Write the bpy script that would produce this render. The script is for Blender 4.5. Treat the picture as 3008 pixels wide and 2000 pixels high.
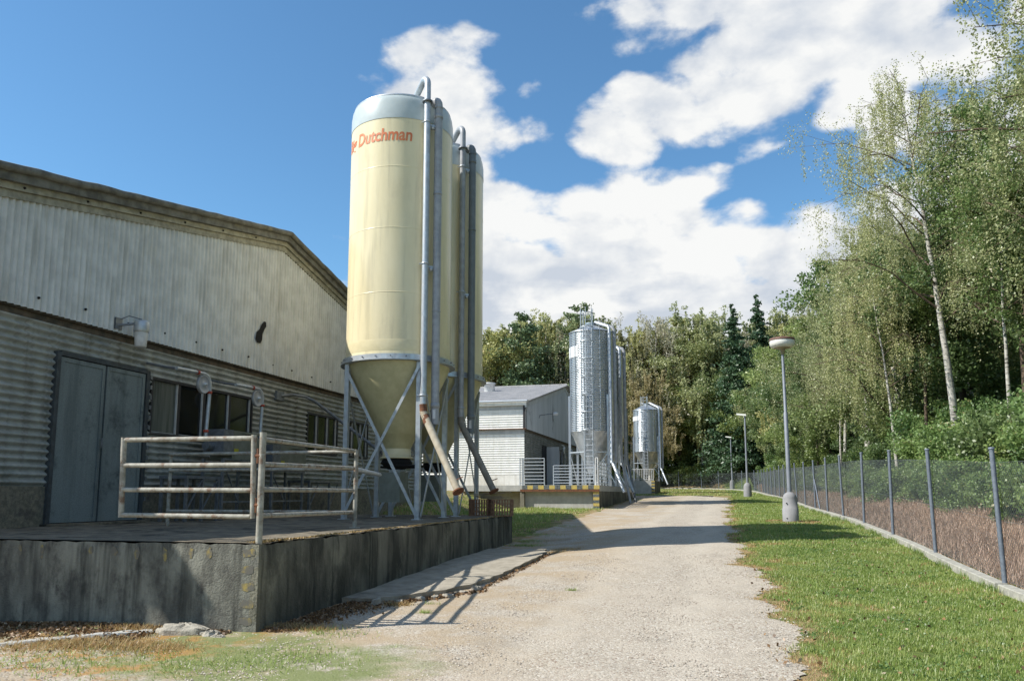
import bpy, math, random
import numpy as np
from mathutils import Vector, Matrix
R=math.radians
random.seed(7)
for o in list(bpy.data.objects): bpy.data.objects.remove(o)
scene=bpy.context.scene
COL=scene.collection
# ------------------------------------------------------------ camera
EZ=1.62
PITCH=R(7.5); YAW=math.atan(467/1825.1)
cd=bpy.data.cameras.new('camera'); cam=bpy.data.objects.new('camera',cd); COL.objects.link(cam)
cam.location=(0,0,EZ)
cam.rotation_euler=(R(90)+PITCH,0,YAW)
cd.sensor_width=36; cd.sensor_fit='HORIZONTAL'; cd.lens=27.626; cd.shift_y=0.04995
cd.clip_start=.1; cd.clip_end=4000
scene.camera=cam
# ------------------------------------------------------------ sun and sky
SUN_EL=R(44); TH=R(26)           # shadows run towards (cos TH, sin TH)
EXPO=0.62
scene.view_settings.view_transform='Standard'; scene.view_settings.look='None'
scene.view_settings.exposure=EXPO; scene.view_settings.gamma=1
try: scene.view_settings.use_curve_mapping=False
except Exception: pass
sd=bpy.data.lights.new('sun','SUN'); sun=bpy.data.objects.new('sun',sd); COL.objects.link(sun)
sd.energy=4.3; sd.angle=R(.55); sd.color=(1,.95,.86)
sdir=Vector((math.cos(TH)*math.cos(SUN_EL),math.sin(TH)*math.cos(SUN_EL),-math.sin(SUN_EL)))
sun.rotation_euler=sdir.to_track_quat('-Z','Y').to_euler()
sun.location=(-30,-20,40)

class NT:
    """small helper around a node tree"""
    def __init__(s,t): s.t=t; s.n=t.nodes; s.l=t.links
    def new(s,ty,**k):
        n=s.n.new(ty)
        for a,b in k.items():
            if a=='inp':
                for i,v in b.items():
                    if isinstance(v,bpy.types.NodeSocket): s.l.new(v,n.inputs[i])
                    else: n.inputs[i].default_value=v
            else: setattr(n,a,b)
        return n
    def math(s,op,a,b=0.0,c=None,clamp=False):
        n=s.n.new('ShaderNodeMath'); n.operation=op; n.use_clamp=clamp
        for i,v in enumerate((a,b,c)):
            if v is None: continue
            if isinstance(v,bpy.types.NodeSocket): s.l.new(v,n.inputs[i])
            else: n.inputs[i].default_value=v
        return n.outputs[0]
    def mix(s,f,a,b,mode='MIX'):
        n=s.n.new('ShaderNodeMix'); n.data_type='RGBA'; n.blend_type=mode
        for i,v in ((0,f),(6,a),(7,b)):
            if isinstance(v,bpy.types.NodeSocket): s.l.new(v,n.inputs[i])
            else: n.inputs[i].default_value=v if i==0 else (*v[:3],1)
        return n.outputs[2]
    def ramp(s,f,stops):
        n=s.n.new('ShaderNodeMapRange'); n.interpolation_type='SMOOTHSTEP'
        s.l.new(f,n.inputs[0]); n.inputs[1].default_value=stops[0]; n.inputs[2].default_value=stops[1]
        return n.outputs[0]
    def noise(s,vec,scale,detail=4,rough=.55,dist=0):
        n=s.n.new('ShaderNodeTexNoise'); n.inputs['Scale'].default_value=scale; n.inputs['Detail'].default_value=detail
        n.inputs['Roughness'].default_value=rough; n.inputs['Distortion'].default_value=dist
        if vec is not None: s.l.new(vec,n.inputs['Vector'])
        return n.outputs[0]
    def mapping(s,vec,scale=(1,1,1),loc=(0,0,0)):
        n=s.n.new('ShaderNodeMapping'); s.l.new(vec,n.inputs[0]); n.inputs['Scale'].default_value=scale; n.inputs['Location'].default_value=loc
        return n.outputs[0]

def make_world():
    w=bpy.data.worlds.new('World'); scene.world=w; w.use_nodes=True
    t=NT(w.node_tree); t.n.clear()
    out=t.new('ShaderNodeOutputWorld')
    sky=t.new('ShaderNodeTexSky'); sky.sky_type='NISHITA'; sky.sun_disc=False
    sky.sun_elevation=SUN_EL
    # Nishita: rotation 0 puts the sun at +Y, growing clockwise seen from above
    sx,sy=-math.cos(TH),-math.sin(TH)
    sky.sun_rotation=math.atan2(sx,sy)
    sky.altitude=300; sky.air_density=1.0; sky.dust_density=.25; sky.ozone_density=3.0
    hs=t.new('ShaderNodeHueSaturation'); hs.inputs['Saturation'].default_value=1.04; hs.inputs['Value'].default_value=1.0
    t.l.new(sky.outputs[0],hs.inputs['Color'])
    bg1=t.new('ShaderNodeBackground'); bg1.inputs[1].default_value=.12; t.l.new(t.mix(1.0,hs.outputs[0],(.73,.96,.98),'MULTIPLY'),bg1.inputs[0])
    tc=t.new('ShaderNodeTexCoord'); sep=t.new('ShaderNodeSeparateXYZ'); t.l.new(tc.outputs['Generated'],sep.inputs[0])
    x,y,z=sep.outputs
    az=t.math('MULTIPLY',t.math('ARCTAN2',x,y),57.2958)
    el=t.math('MULTIPLY',t.math('ARCSINE',z),57.2958)
    # clouds: banks given by bearing and height above the horizon (degrees), broken up by noise
    banks=[(-20.8,29.0,4.2,3.0,1.05),(-18,25.6,4.2,3.4,1.1),(-20.0,27.2,5.0,3.4,1.15),(-12.8,27.0,1.8,2.2,.45),(-15.2,24.9,2.2,1.6,.45),
      (-2.5,33.5,5.0,3.0,1),(5,31,6.4,4.6,.95),(-4.0,26.6,4.4,2.4,.9),(2.5,27.2,4.6,2.4,.75),(-5.5,32.5,2.5,1.8,.6),(13,28.5,4.6,4.6,1.05),(17.5,24,6.0,4.0,1),(10,26,3.0,2.2,.65),(23,29,4,4,.7),(4.5,24.4,1.8,1.4,.4),
      (-15,17.8,7,4.4,1.2),(-17,13,10,7,1.5),(-7.5,18.4,5.2,3.6,1.2),(-5,14,11,6.5,1.6),(3.5,16.2,7.5,3.7,1.25),(8,14,8,4.8,1.3),(15,14,10,5.5,1.3),(22,17,8,7,1.2),(-10,8,18,8,1.5),(6,8,18,8,1.5),
      (34,20,12,9,.9),(50,12,16,8,.8),(48,36,10,7,.8)]
    field=None
    n0=t.mapping(tc.outputs['Generated'],(1,1,1.7))
    w1=t.noise(n0,3.4,2,.5); w2=t.noise(t.mapping(n0,(1,1,1),(7,3,1)),3.4,2,.5)
    azw=t.math('ADD',az,t.math('MULTIPLY',t.math('SUBTRACT',w1,.5),5)); elw=t.math('ADD',el,t.math('MULTIPLY',t.math('SUBTRACT',w2,.5),3.5))
    for (a0,e0,ra,re,wt) in banks:
        da=t.math('MULTIPLY',t.math('SUBTRACT',azw,a0),1/ra); de=t.math('MULTIPLY',t.math('SUBTRACT',elw,e0),1/re)
        d2=t.math('ADD',t.math('MULTIPLY',da,da),t.math('MULTIPLY',de,de))
        g=t.math('MULTIPLY_ADD',d2,-.5*wt,wt)
        field=g if field is None else t.math('MAXIMUM',field,g)
    # the rest of the sky: scattered cumulus of the same kind
    gen=t.noise(t.mapping(n0,(1,1,1),(2.3,5.1,.4)),2.2,3,.5)
    far=t.math('SUBTRACT',t.math('MULTIPLY',gen,3.2),1.35)
    away=t.ramp(t.math('ABSOLUTE',t.math('ADD',az,14)),(50,75))
    away=t.math('MAXIMUM',away,t.ramp(el,(37,48)))
    field=t.math('MAXIMUM',field,t.math('ADD',far,t.math('MULTIPLY_ADD',away,3,-3)))
    n1=t.noise(n0,7.5,9,.56,.15)
    n2=t.noise(t.mapping(n0,(1,1,1),(1.3,.2,4)),4.2,5,.55)
    dens=t.math('ADD',field,t.math('MULTIPLY',t.math('SUBTRACT',n1,.5),2.6))
    vv=t.new('ShaderNodeTexVoronoi'); vv.feature='SMOOTH_F1'; vv.inputs['Scale'].default_value=17; vv.inputs['Smoothness'].default_value=.6; t.l.new(t.mapping(n0,(1,1,1.2)),vv.inputs['Vector'])
    puff=t.math('SUBTRACT',.42,vv.outputs['Distance']); dens=t.math('ADD',dens,t.math('MULTIPLY',puff,.85))
    dens=t.math('ADD',dens,t.math('MULTIPLY',t.math('SUBTRACT',n2,.5),1.3))
    mask=t.ramp(dens,(.24,.70))
    horizon=t.ramp(el,(-1,1.5)); mask=t.math('MULTIPLY',mask,horizon)
    # thickness lights the cloud: thin and sunny rims white, deep parts and bases grey
    nl=t.noise(t.mapping(n0,(1,1,1),(.035,.02,-.03)),7.5,9,.56,.15)
    relief=t.math('MULTIPLY',t.math('SUBTRACT',n1,nl),4.2)
    n3=t.noise(t.mapping(n0,(1,1,2.2),(3,1,2)),5.5,6,.55)
    grey=t.math('MULTIPLY_ADD',t.ramp(n3,(.36,.62)),1.0,.05)
    grey=t.math('MULTIPLY',grey,t.ramp(dens,(.7,1.9)))
    hi=t.ramp(el,(9,30)); 
    lum=t.math('SUBTRACT',t.math('ADD',.88,relief),t.math('ADD',t.math('MULTIPLY',grey,1.0),t.math('MULTIPLY',t.ramp(el,(22,29)),.22)),None,True)
    ccol=t.mix(lum,(.42,.46,.52),(.66,.665,.66))
    bg2=t.new('ShaderNodeBackground'); t.l.new(ccol,bg2.inputs[0]); bg2.inputs[1].default_value=.93
    mx=t.new('ShaderNodeMixShader'); t.l.new(mask,mx.inputs[0]); t.l.new(bg1.outputs[0],mx.inputs[1]); t.l.new(bg2.outputs[0],mx.inputs[2])
    t.l.new(mx.outputs[0],out.inputs[0])
    try:
        w.cycles.sampling_method='MANUAL'; w.cycles.sample_map_resolution=512
    except Exception: pass
make_world()

# ------------------------------------------------------------ materials
MAT={}
def mat(name,col,rough=.8,metal=0,var=.25,scale=6,col2=None,bump=0,bscale=None,stretch=(1,1,1),spec=.5,streak=None,random_obj=0,detail=5,blotch=None):
    """principled material: base colour mottled with col2 by noise, optional vertical streaks, blotches, bump"""
    m=bpy.data.materials.new(name); m.use_nodes=True; t=NT(m.node_tree)
    b=t.n['Principled BSDF']; tc=t.new('ShaderNodeTexCoord'); ob=t.new('ShaderNodeNewGeometry').outputs['Position']
    v=t.mapping(ob,stretch)
    f=t.noise(v,scale,detail,.6)
    f=t.ramp(f,(.3,.7))
    c2=col2 or tuple(c*(1-var) for c in col)
    c=t.mix(f,col,c2)
    if blotch:
        bc,bs,lo,hi=blotch[:4]
        f2=t.ramp(t.noise(t.mapping(ob,tuple(.5+.5*q for q in stretch),(5,2,8)),bs,8,.72),(lo,hi)); c=t.mix(f2,c,bc)
    if streak:
        sc,amt,ss=streak
        f3=t.ramp(t.noise(t.mapping(ob,(1,1,.07)),ss,4,.6),(.48,.72)); f3=t.math('MULTIPLY',f3,amt); c=t.mix(f3,c,sc)
    if random_obj:
        oi=t.new('ShaderNodeObjectInfo'); k=t.math('MULTIPLY_ADD',oi.outputs['Random'],random_obj,1-random_obj/2)
        hs=t.new('ShaderNodeHueSaturation'); t.l.new(k,hs.inputs['Value']); t.l.new(c,hs.inputs['Color']); c=hs.outputs[0]
    t.l.new(c,b.inputs['Base Color'])
    b.inputs['Roughness'].default_value=rough; b.inputs['Metallic'].default_value=metal
    b.inputs['Specular IOR Level'].default_value=spec
    if metal>.3:
        rr=t.math('MULTIPLY_ADD',f,.25,rough-.1); t.l.new(rr,b.inputs['Roughness'])
    if bump:
        n=t.noise(ob,bscale or scale*4,4,.6); bp=t.new('ShaderNodeBump'); bp.inputs['Strength'].default_value=1; bp.inputs['Distance'].default_value=bump
        t.l.new(n,bp.inputs['Height']); t.l.new(bp.outputs[0],b.inputs['Normal'])
    MAT[name]=m; return m
mat('cladding',(.68,.69,.68),.85,col2=(.53,.54,.53),scale=2.2,streak=((.34,.33,.28),.45,9),random_obj=.10,bump=.004,bscale=60,blotch=((.62,.59,.47),.6,.55,.85))
mat('siding',(.40,.41,.39),.9,col2=(.26,.27,.25),scale=3,streak=((.12,.12,.10),.6,5),random_obj=.18,bump=.004,bscale=60,blotch=((.26,.25,.15),1.4,.55,.8))
mat('siding_white',(.80,.80,.77),.8,col2=(.70,.70,.66),scale=3,random_obj=.08,streak=((.55,.54,.48),.4,5))
mat('cladding_grey',(.48,.50,.51),.85,col2=(.38,.40,.41),scale=1.2,streak=((.55,.57,.58),.7,1.6),random_obj=.06,stretch=(1,1,.2),blotch=((.10,.10,.10),.35,.58,.7))
mat('siding_dark',(.26,.27,.26),.9,col2=(.15,.16,.15),scale=2,random_obj=.1,streak=((.07,.07,.06),.6,3))
mat('fibre_roof',(.40,.39,.39),.9,col2=(.28,.28,.29),scale=1.5,blotch=((.22,.22,.20),4,.5,.7),bump=.004,bscale=40)
mat('verge_old',(.20,.20,.18),.95,col2=(.09,.09,.08),scale=4,stretch=(1,1,1),blotch=((.22,.20,.11),2.5,.55,.75),bump=.006,bscale=30)
mat('verge_light',(.37,.36,.29),.9,col2=(.20,.195,.16),scale=5,blotch=((.32,.29,.16),2.5,.55,.8),bump=.004,bscale=30)
mat('trim_brown',(.13,.10,.07),.9,col2=(.05,.045,.035),scale=5,bump=.003)
mat('plinth_pebble',(.26,.23,.17),.95,col2=(.13,.12,.09),scale=16,detail=8,bump=.02,bscale=70,blotch=((.09,.08,.07),2,.5,.7))
mat('plinth_white',(.75,.74,.70),.9,col2=(.62,.60,.54),scale=2,streak=((.45,.42,.36),.5,4))
mat('door_metal',(.21,.245,.25),.7,col2=(.14,.17,.175),scale=60,detail=6,blotch=((.04,.05,.055),1.1,.50,.72),spec=.3,streak=((.05,.065,.07),.5,3))
mat('door_dark',(.055,.07,.08),.7,col2=(.03,.035,.04),scale=8)
mat('glass_dark',(.012,.014,.014),.08,var=.5,scale=1,spec=.6)
mat('glass_reflective',(.05,.055,.05),.12,col2=(.16,.17,.15),scale=1.6,stretch=(1,5,.3),spec=.8)  # pale streaks in the base colour stand for a reflection in the pane
mat('window_frame',(.025,.025,.028),.7)
mat('mullion_white',(.55,.56,.56),.6)
mat('black',(.006,.006,.006),.9)
mat('galvanised',(.52,.56,.59),.42,.5,col2=(.40,.43,.47),scale=7,spec=.5,random_obj=.06)
mat('galvanised_dark',(.22,.24,.26),.5,.5,col2=(.14,.15,.17),scale=7)
mat('silo_steel',(.60,.63,.66),.34,.9,col2=(.46,.50,.54),scale=2.2,stretch=(1,1,.35),random_obj=.1)
mat('silo_steel_flat',(.50,.53,.56),.42,.85,col2=(.38,.41,.44),scale=3)
mat('cream_grp',(.79,.70,.46),.30,col2=(.74,.65,.41),scale=3,stretch=(1,1,.3),spec=.55,streak=((.52,.46,.30),.6,5),random_obj=.05,blotch=((.62,.54,.34),1.1,.5,.85))
mat('cream_band',(.72,.64,.41),.3,col2=(.66,.58,.36),scale=6,spec=.55)
mat('hopper_grp',(.56,.51,.30),.45,col2=(.47,.43,.24),scale=5,spec=.5)
mat('grey_grp',(.50,.56,.57),.32,col2=(.44,.50,.51),scale=4,spec=.55)
mat('letter_red',(.62,.10,.02),.5,col2=(.68,.24,.10),scale=1.7,blotch=((.70,.38,.20),1.9,.5,.72))
mat('pvc_grey',(.38,.39,.41),.45,col2=(.26,.27,.29),scale=5)
mat('pvc_dark',(.17,.19,.20),.5,col2=(.13,.15,.16),scale=5)
mat('tube_rust',(.46,.42,.33),.8,col2=(.36,.31,.23),scale=7,blotch=((.28,.17,.10),4,.58,.72))
mat('tube_dull',(.26,.235,.20),.85,col2=(.17,.155,.13),scale=6)
mat('rust',(.22,.09,.04),.9,col2=(.11,.05,.03),scale=14)
mat('old_paint',(.40,.39,.34),.7,col2=(.22,.21,.175),scale=9,blotch=((.17,.11,.075),7,.50,.64),bump=.002)
mat('red_clamp',(.45,.07,.04),.6)
mat('sheet_metal',(.22,.24,.21),.6,.3,col2=(.16,.17,.14),scale=4)
mat('yellow_sticker',(.5,.45,.02),.6)
mat('yellow_paint',(.34,.26,.07),.9,col2=(.17,.15,.09),scale=13,blotch=((.12,.115,.10),9,.36,.55),stretch=(1,1,.4))
mat('yellow_bright',(.62,.46,.10),.8,col2=(.40,.33,.14),scale=14)
mat('black_paint',(.17,.19,.19),.8,col2=(.06,.07,.07),scale=14)
mat('concrete_mossy',(.21,.20,.155),.95,col2=(.04,.04,.03),scale=1.6,stretch=(1,1,.4),streak=((.012,.013,.009),.85,5.5),blotch=((.26,.25,.19),1.1,.52,.70),bump=.02,bscale=30,detail=8)
mat('concrete_front',(.25,.25,.21),.95,col2=(.06,.06,.052),scale=2.4,stretch=(1,1,.3),streak=((.018,.019,.016),.95,4.2),blotch=((.06,.058,.052),5,.42,.72),bump=.014,bscale=40,detail=8)
mat('concrete_top',(.24,.205,.15),.95,col2=(.11,.095,.07),scale=3.5,bump=.014,bscale=50,blotch=((.03,.03,.024),1.4,.5,.66),detail=8)
mat('concrete_slab',(.40,.36,.29),.95,col2=(.27,.24,.19),scale=4,bump=.012,bscale=50,blotch=((.15,.14,.11),1.8,.52,.74),detail=8)
mat('concrete_light',(.50,.50,.47),.9,col2=(.38,.38,.36),scale=3,streak=((.3,.28,.24),.4,4),bump=.004)
mat('concrete_beige',(.42,.38,.28),.9,col2=(.32,.30,.22),scale=3,blotch=((.25,.25,.15),2,.5,.7),bump=.006)
mat('kerb_concrete',(.42,.41,.36),.95,col2=(.27,.265,.235),scale=9,bump=.006,blotch=((.25,.24,.19),3,.55,.8))
mat('rock',(.42,.39,.33),.95,col2=(.25,.23,.19),scale=9,bump=.02,bscale=30)
mat('crate_brown',(.34,.20,.12),.8,col2=(.22,.12,.08),scale=9)
mat('old_wood',(.42,.36,.27),.9,col2=(.22,.17,.12),scale=9,stretch=(1,8,8))
mat('mesh_wire',(.16,.19,.21),.6,.2)
mat('fence_post',(.17,.20,.24),.55,.1,col2=(.12,.14,.18),scale=20)
mat('fence_post_red',(.16,.07,.05),.7)
mat('lamp_pole',(.28,.30,.34),.5,.3,col2=(.23,.25,.29),scale=6)
mat('lamp_sleeve',(.27,.27,.28),.8,col2=(.23,.23,.24),scale=6)
mat('lamp_glass',(.75,.75,.70),.25,col2=(.68,.68,.62),scale=5)
mat('lamp_under',(.33,.28,.18),.5)
mat('lamp_top',(.17,.085,.06),.7,col2=(.11,.06,.045))
mat('white_plastic',(.72,.72,.72),.5)
mat('bark_dark',(.085,.07,.055),.95,col2=(.04,.033,.027),scale=9,bump=.02)
mat('bark_brown',(.17,.12,.085),.95,col2=(.09,.065,.05),scale=9,bump=.02)
def birch_bark():
    m=mat('bark_birch',(.52,.50,.46),.8,col2=(.34,.32,.28),scale=6)
    t=NT(m.node_tree); b=t.n['Principled BSDF']; src=b.inputs['Base Color'].links[0].from_socket
    ob=t.new('ShaderNodeNewGeometry').outputs['Position']
    f=t.ramp(t.noise(t.mapping(ob,(1.2,1.2,6)),2.6,5,.7),(.54,.60)); c=t.mix(f,src,(.035,.03,.028)); t.l.new(c,b.inputs['Base Color'])
birch_bark()

def leaf_mat(name,a,b2,c3=None,trans=.42):
    m=bpy.data.materials.new(name); m.use_nodes=True; t=NT(m.node_tree); t.n.clear()
    out=t.new('ShaderNodeOutputMaterial'); at=t.new('ShaderNodeAttribute'); at.attribute_name='rnd'
    oi=t.new('ShaderNodeObjectInfo')
    c=t.mix(at.outputs['Fac'],a,b2)
    if c3: c=t.mix(t.ramp(at.outputs['Fac'],(.86,.97)),c,c3)
    hs=t.new('ShaderNodeHueSaturation'); t.l.new(c,hs.inputs['Color'])
    t.l.new(t.math('MULTIPLY_ADD',oi.outputs['Random'],.55,.88),hs.inputs['Value'])
    t.l.new(t.math('MULTIPLY_ADD',oi.outputs['Random'],-.045,.52),hs.inputs['Hue'])
    d=t.new('ShaderNodeBsdfDiffuse'); tr=t.new('ShaderNodeBsdfTranslucent'); gl=t.new('ShaderNodeBsdfGlossy'); gl.inputs['Roughness'].default_value=.45; gl.inputs['Color'].default_value=(.6,.6,.6,1)
    t.l.new(hs.outputs[0],d.inputs[0]); t.l.new(hs.outputs[0],tr.inputs[0])
    m1=t.new('ShaderNodeMixShader'); m1.inputs[0].default_value=trans; t.l.new(d.outputs[0],m1.inputs[1]); t.l.new(tr.outputs[0],m1.inputs[2])
    m2=t.new('ShaderNodeMixShader'); m2.inputs[0].default_value=.06; t.l.new(m1.outputs[0],m2.inputs[1]); t.l.new(gl.outputs[0],m2.inputs[2])
    t.l.new(m2.outputs[0],out.inputs[0]); MAT[name]=m
leaf_mat('leaf_birch',(.24,.28,.115),(.39,.405,.20),(.55,.52,.36))
leaf_mat('leaf_pale',(.36,.35,.25),(.50,.47,.35),(.6,.56,.45))
leaf_mat('leaf_yellowgreen',(.27,.30,.11),(.42,.42,.18),(.48,.40,.2))
leaf_mat('leaf_brown',(.27,.26,.12),(.36,.33,.18),(.32,.33,.15))
leaf_mat('leaf_broad',(.14,.205,.06),(.26,.34,.115),(.33,.37,.16))
leaf_mat('leaf_dark',(.10,.155,.055),(.18,.245,.09))
leaf_mat('leaf_bush',(.12,.20,.055),(.25,.35,.12),(.30,.28,.12))
leaf_mat('needle_dark',(.04,.085,.042),(.085,.14,.065),trans=.15)
leaf_mat('needle_pine',(.09,.14,.065),(.16,.21,.10),trans=.15)
leaf_mat('grass_blade',(.14,.235,.045),(.36,.42,.13),(.62,.58,.34),trans=.45)
leaf_mat('dry_blade',(.40,.24,.11),(.52,.36,.18),(.3,.3,.12),trans=.3)
leaf_mat('dead_weed',(.34,.245,.165),(.47,.36,.26),(.22,.2,.09),trans=.2)
leaf_mat('leaf_litter',(.10,.06,.035),(.26,.15,.07),(.33,.28,.2),trans=.05)

leaf_mat('edge_moss',(.22,.17,.06),(.38,.29,.12),(.45,.42,.33),trans=.05)
def ground_mats():
    # soil and grass under the blades
    m=bpy.data.materials.new('ground'); m.use_nodes=True; t=NT(m.node_tree); b=t.n['Principled BSDF']
    ob=t.new('ShaderNodeNewGeometry').outputs['Position']
    c=t.mix(t.ramp(t.noise(ob,1.2,6,.6),(.35,.65)),(.10,.155,.04),(.17,.20,.06))
    c=t.mix(t.ramp(t.noise(ob,14,5,.7),(.4,.7)),c,(.045,.07,.02))
    sp=t.new('ShaderNodeSeparateXYZ'); t.l.new(ob,sp.inputs[0])
    dry=t.ramp(t.math('ADD',t.noise(t.mapping(ob,(1,1,1),(3,3,0)),1.6,8,.75),t.math('MULTIPLY',t.ramp(sp.outputs[0],(1.9,.7)),.16)),(.56,.70))
    c=t.mix(dry,c,(.33,.24,.13))
    bank=t.math('GREATER_THAN',sp.outputs[0],4.75)
    bank2=t.ramp(sp.outputs[0],(7.2,8.4)); c=t.mix(bank,c,t.mix(bank2,t.mix(t.ramp(t.noise(ob,6,6,.7),(.4,.6)),(.32,.235,.165),(.22,.16,.11)),(.07,.09,.03)))
    t.l.new(c,b.inputs['Base Color']); b.inputs['Roughness'].default_value=1; b.inputs['Specular IOR Level'].default_value=.1
    bp=t.new('ShaderNodeBump'); bp.inputs['Distance'].default_value=.05; t.l.new(t.noise(ob,12,5,.7),bp.inputs['Height']); t.l.new(bp.outputs[0],b.inputs['Normal'])
    MAT['ground']=m
    # gravel
    m=bpy.data.materials.new('gravel'); m.use_nodes=True; t=NT(m.node_tree); b=t.n['Principled BSDF']
    ob=t.new('ShaderNodeNewGeometry').outputs['Position']
    sp=t.new('ShaderNodeSeparateXYZ'); t.l.new(ob,sp.inputs[0]); X,Y,Z=sp.outputs
    vo=t.new('ShaderNodeTexVoronoi'); vo.inputs['Scale'].default_value=46; t.l.new(ob,vo.inputs['Vector'])
    vc=t.new('ShaderNodeSeparateColor'); t.l.new(vo.outputs['Color'],vc.inputs[0])
    c=t.mix(vc.outputs[0],(.30,.265,.215),(.52,.47,.39))
    c=t.mix(t.ramp(vc.outputs[1],(.80,.95)),c,(.60,.57,.51))
    c=t.mix(t.ramp(vc.outputs[2],(.86,.97)),c,(.20,.13,.10))
    pale=t.ramp(t.noise(ob,.55,5,.65),(.36,.62)); c=t.mix(t.math('MULTIPLY',pale,.5),c,(.48,.425,.35))
    grit=t.ramp(t.noise(t.mapping(ob,(1,.45,1),(2,8,1)),1.7,7,.72),(.50,.72)); c=t.mix(t.math('MULTIPLY',grit,.55),c,(.25,.225,.19))
    wob=t.math('MULTIPLY',t.math('SUBTRACT',t.noise(ob,.35,2,.5),.5),1.6); xx_=t.math('ADD',X,wob)
    for c0 in (-.35,-2.0): c=t.mix(t.math('MULTIPLY',t.ramp(t.math('ABSOLUTE',t.math('SUBTRACT',xx_,c0)),(.42,.08)),.32),c,(.55,.50,.42))
    fine=t.ramp(t.noise(ob,70,4,.7),(.35,.7)); c=t.mix(t.math('MULTIPLY',fine,.35),c,(.24,.20,.16))
    # tan fines left of the track, moss in the corner nearest the platform, grit by the wall
    tan=t.math('MULTIPLY',t.ramp(X,(-.9,-3.6)),t.ramp(t.noise(t.mapping(ob,(1,1,1),(9,1,0)),.8,5,.6),(.38,.6))); c=t.mix(t.math('MULTIPLY',tan,.75),c,(.36,.275,.175))
    d=t.math('ADD',t.math('MULTIPLY',t.math('ADD',X,4.6),.42),t.math('SUBTRACT',Y,7.35)) 
    d=t.math('ADD',d,t.math('MULTIPLY',t.math('SUBTRACT',t.noise(t.mapping(ob,(1,1,1),(6,6,6)),1.4,7,.7),.5),3.2)); mx_=t.math('ADD',X,t.math('MULTIPLY',t.math('SUBTRACT',t.noise(ob,1.1,7,.7),.5),3.0))
    moss=t.math('MULTIPLY',t.ramp(t.math('ABSOLUTE',d),(1.5,.6)),t.ramp(mx_,(-2.3,-3.5)))
    moss=t.math('MULTIPLY',moss,t.ramp(t.noise(ob,2.6,6,.7),(.30,.5))); c=t.mix(t.math('MULTIPLY',moss,.92),c,(.17,.20,.075))
    rust=t.math('MULTIPLY',t.ramp(X,(-4.6,-5.6)),t.ramp(t.noise(t.mapping(ob,(1,1,1),(4,7,0)),2.4,6,.7),(.46,.6))); c=t.mix(t.math('MULTIPLY',rust,.85),c,(.36,.20,.07))
    t.l.new(c,b.inputs['Base Color']); b.inputs['Roughness'].default_value=.95; b.inputs['Specular IOR Level'].default_value=.2
    bp=t.new('ShaderNodeBump'); bp.inputs['Distance'].default_value=.007; bp.inputs['Strength'].default_value=.7
    h=t.math('ADD',t.math('MULTIPLY',vo.outputs['Distance'],-1.0),t.noise(ob,60,4,.7)); t.l.new(h,bp.inputs['Height']); t.l.new(bp.outputs[0],b.inputs['Normal'])
    MAT['gravel']=m
ground_mats()

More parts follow.
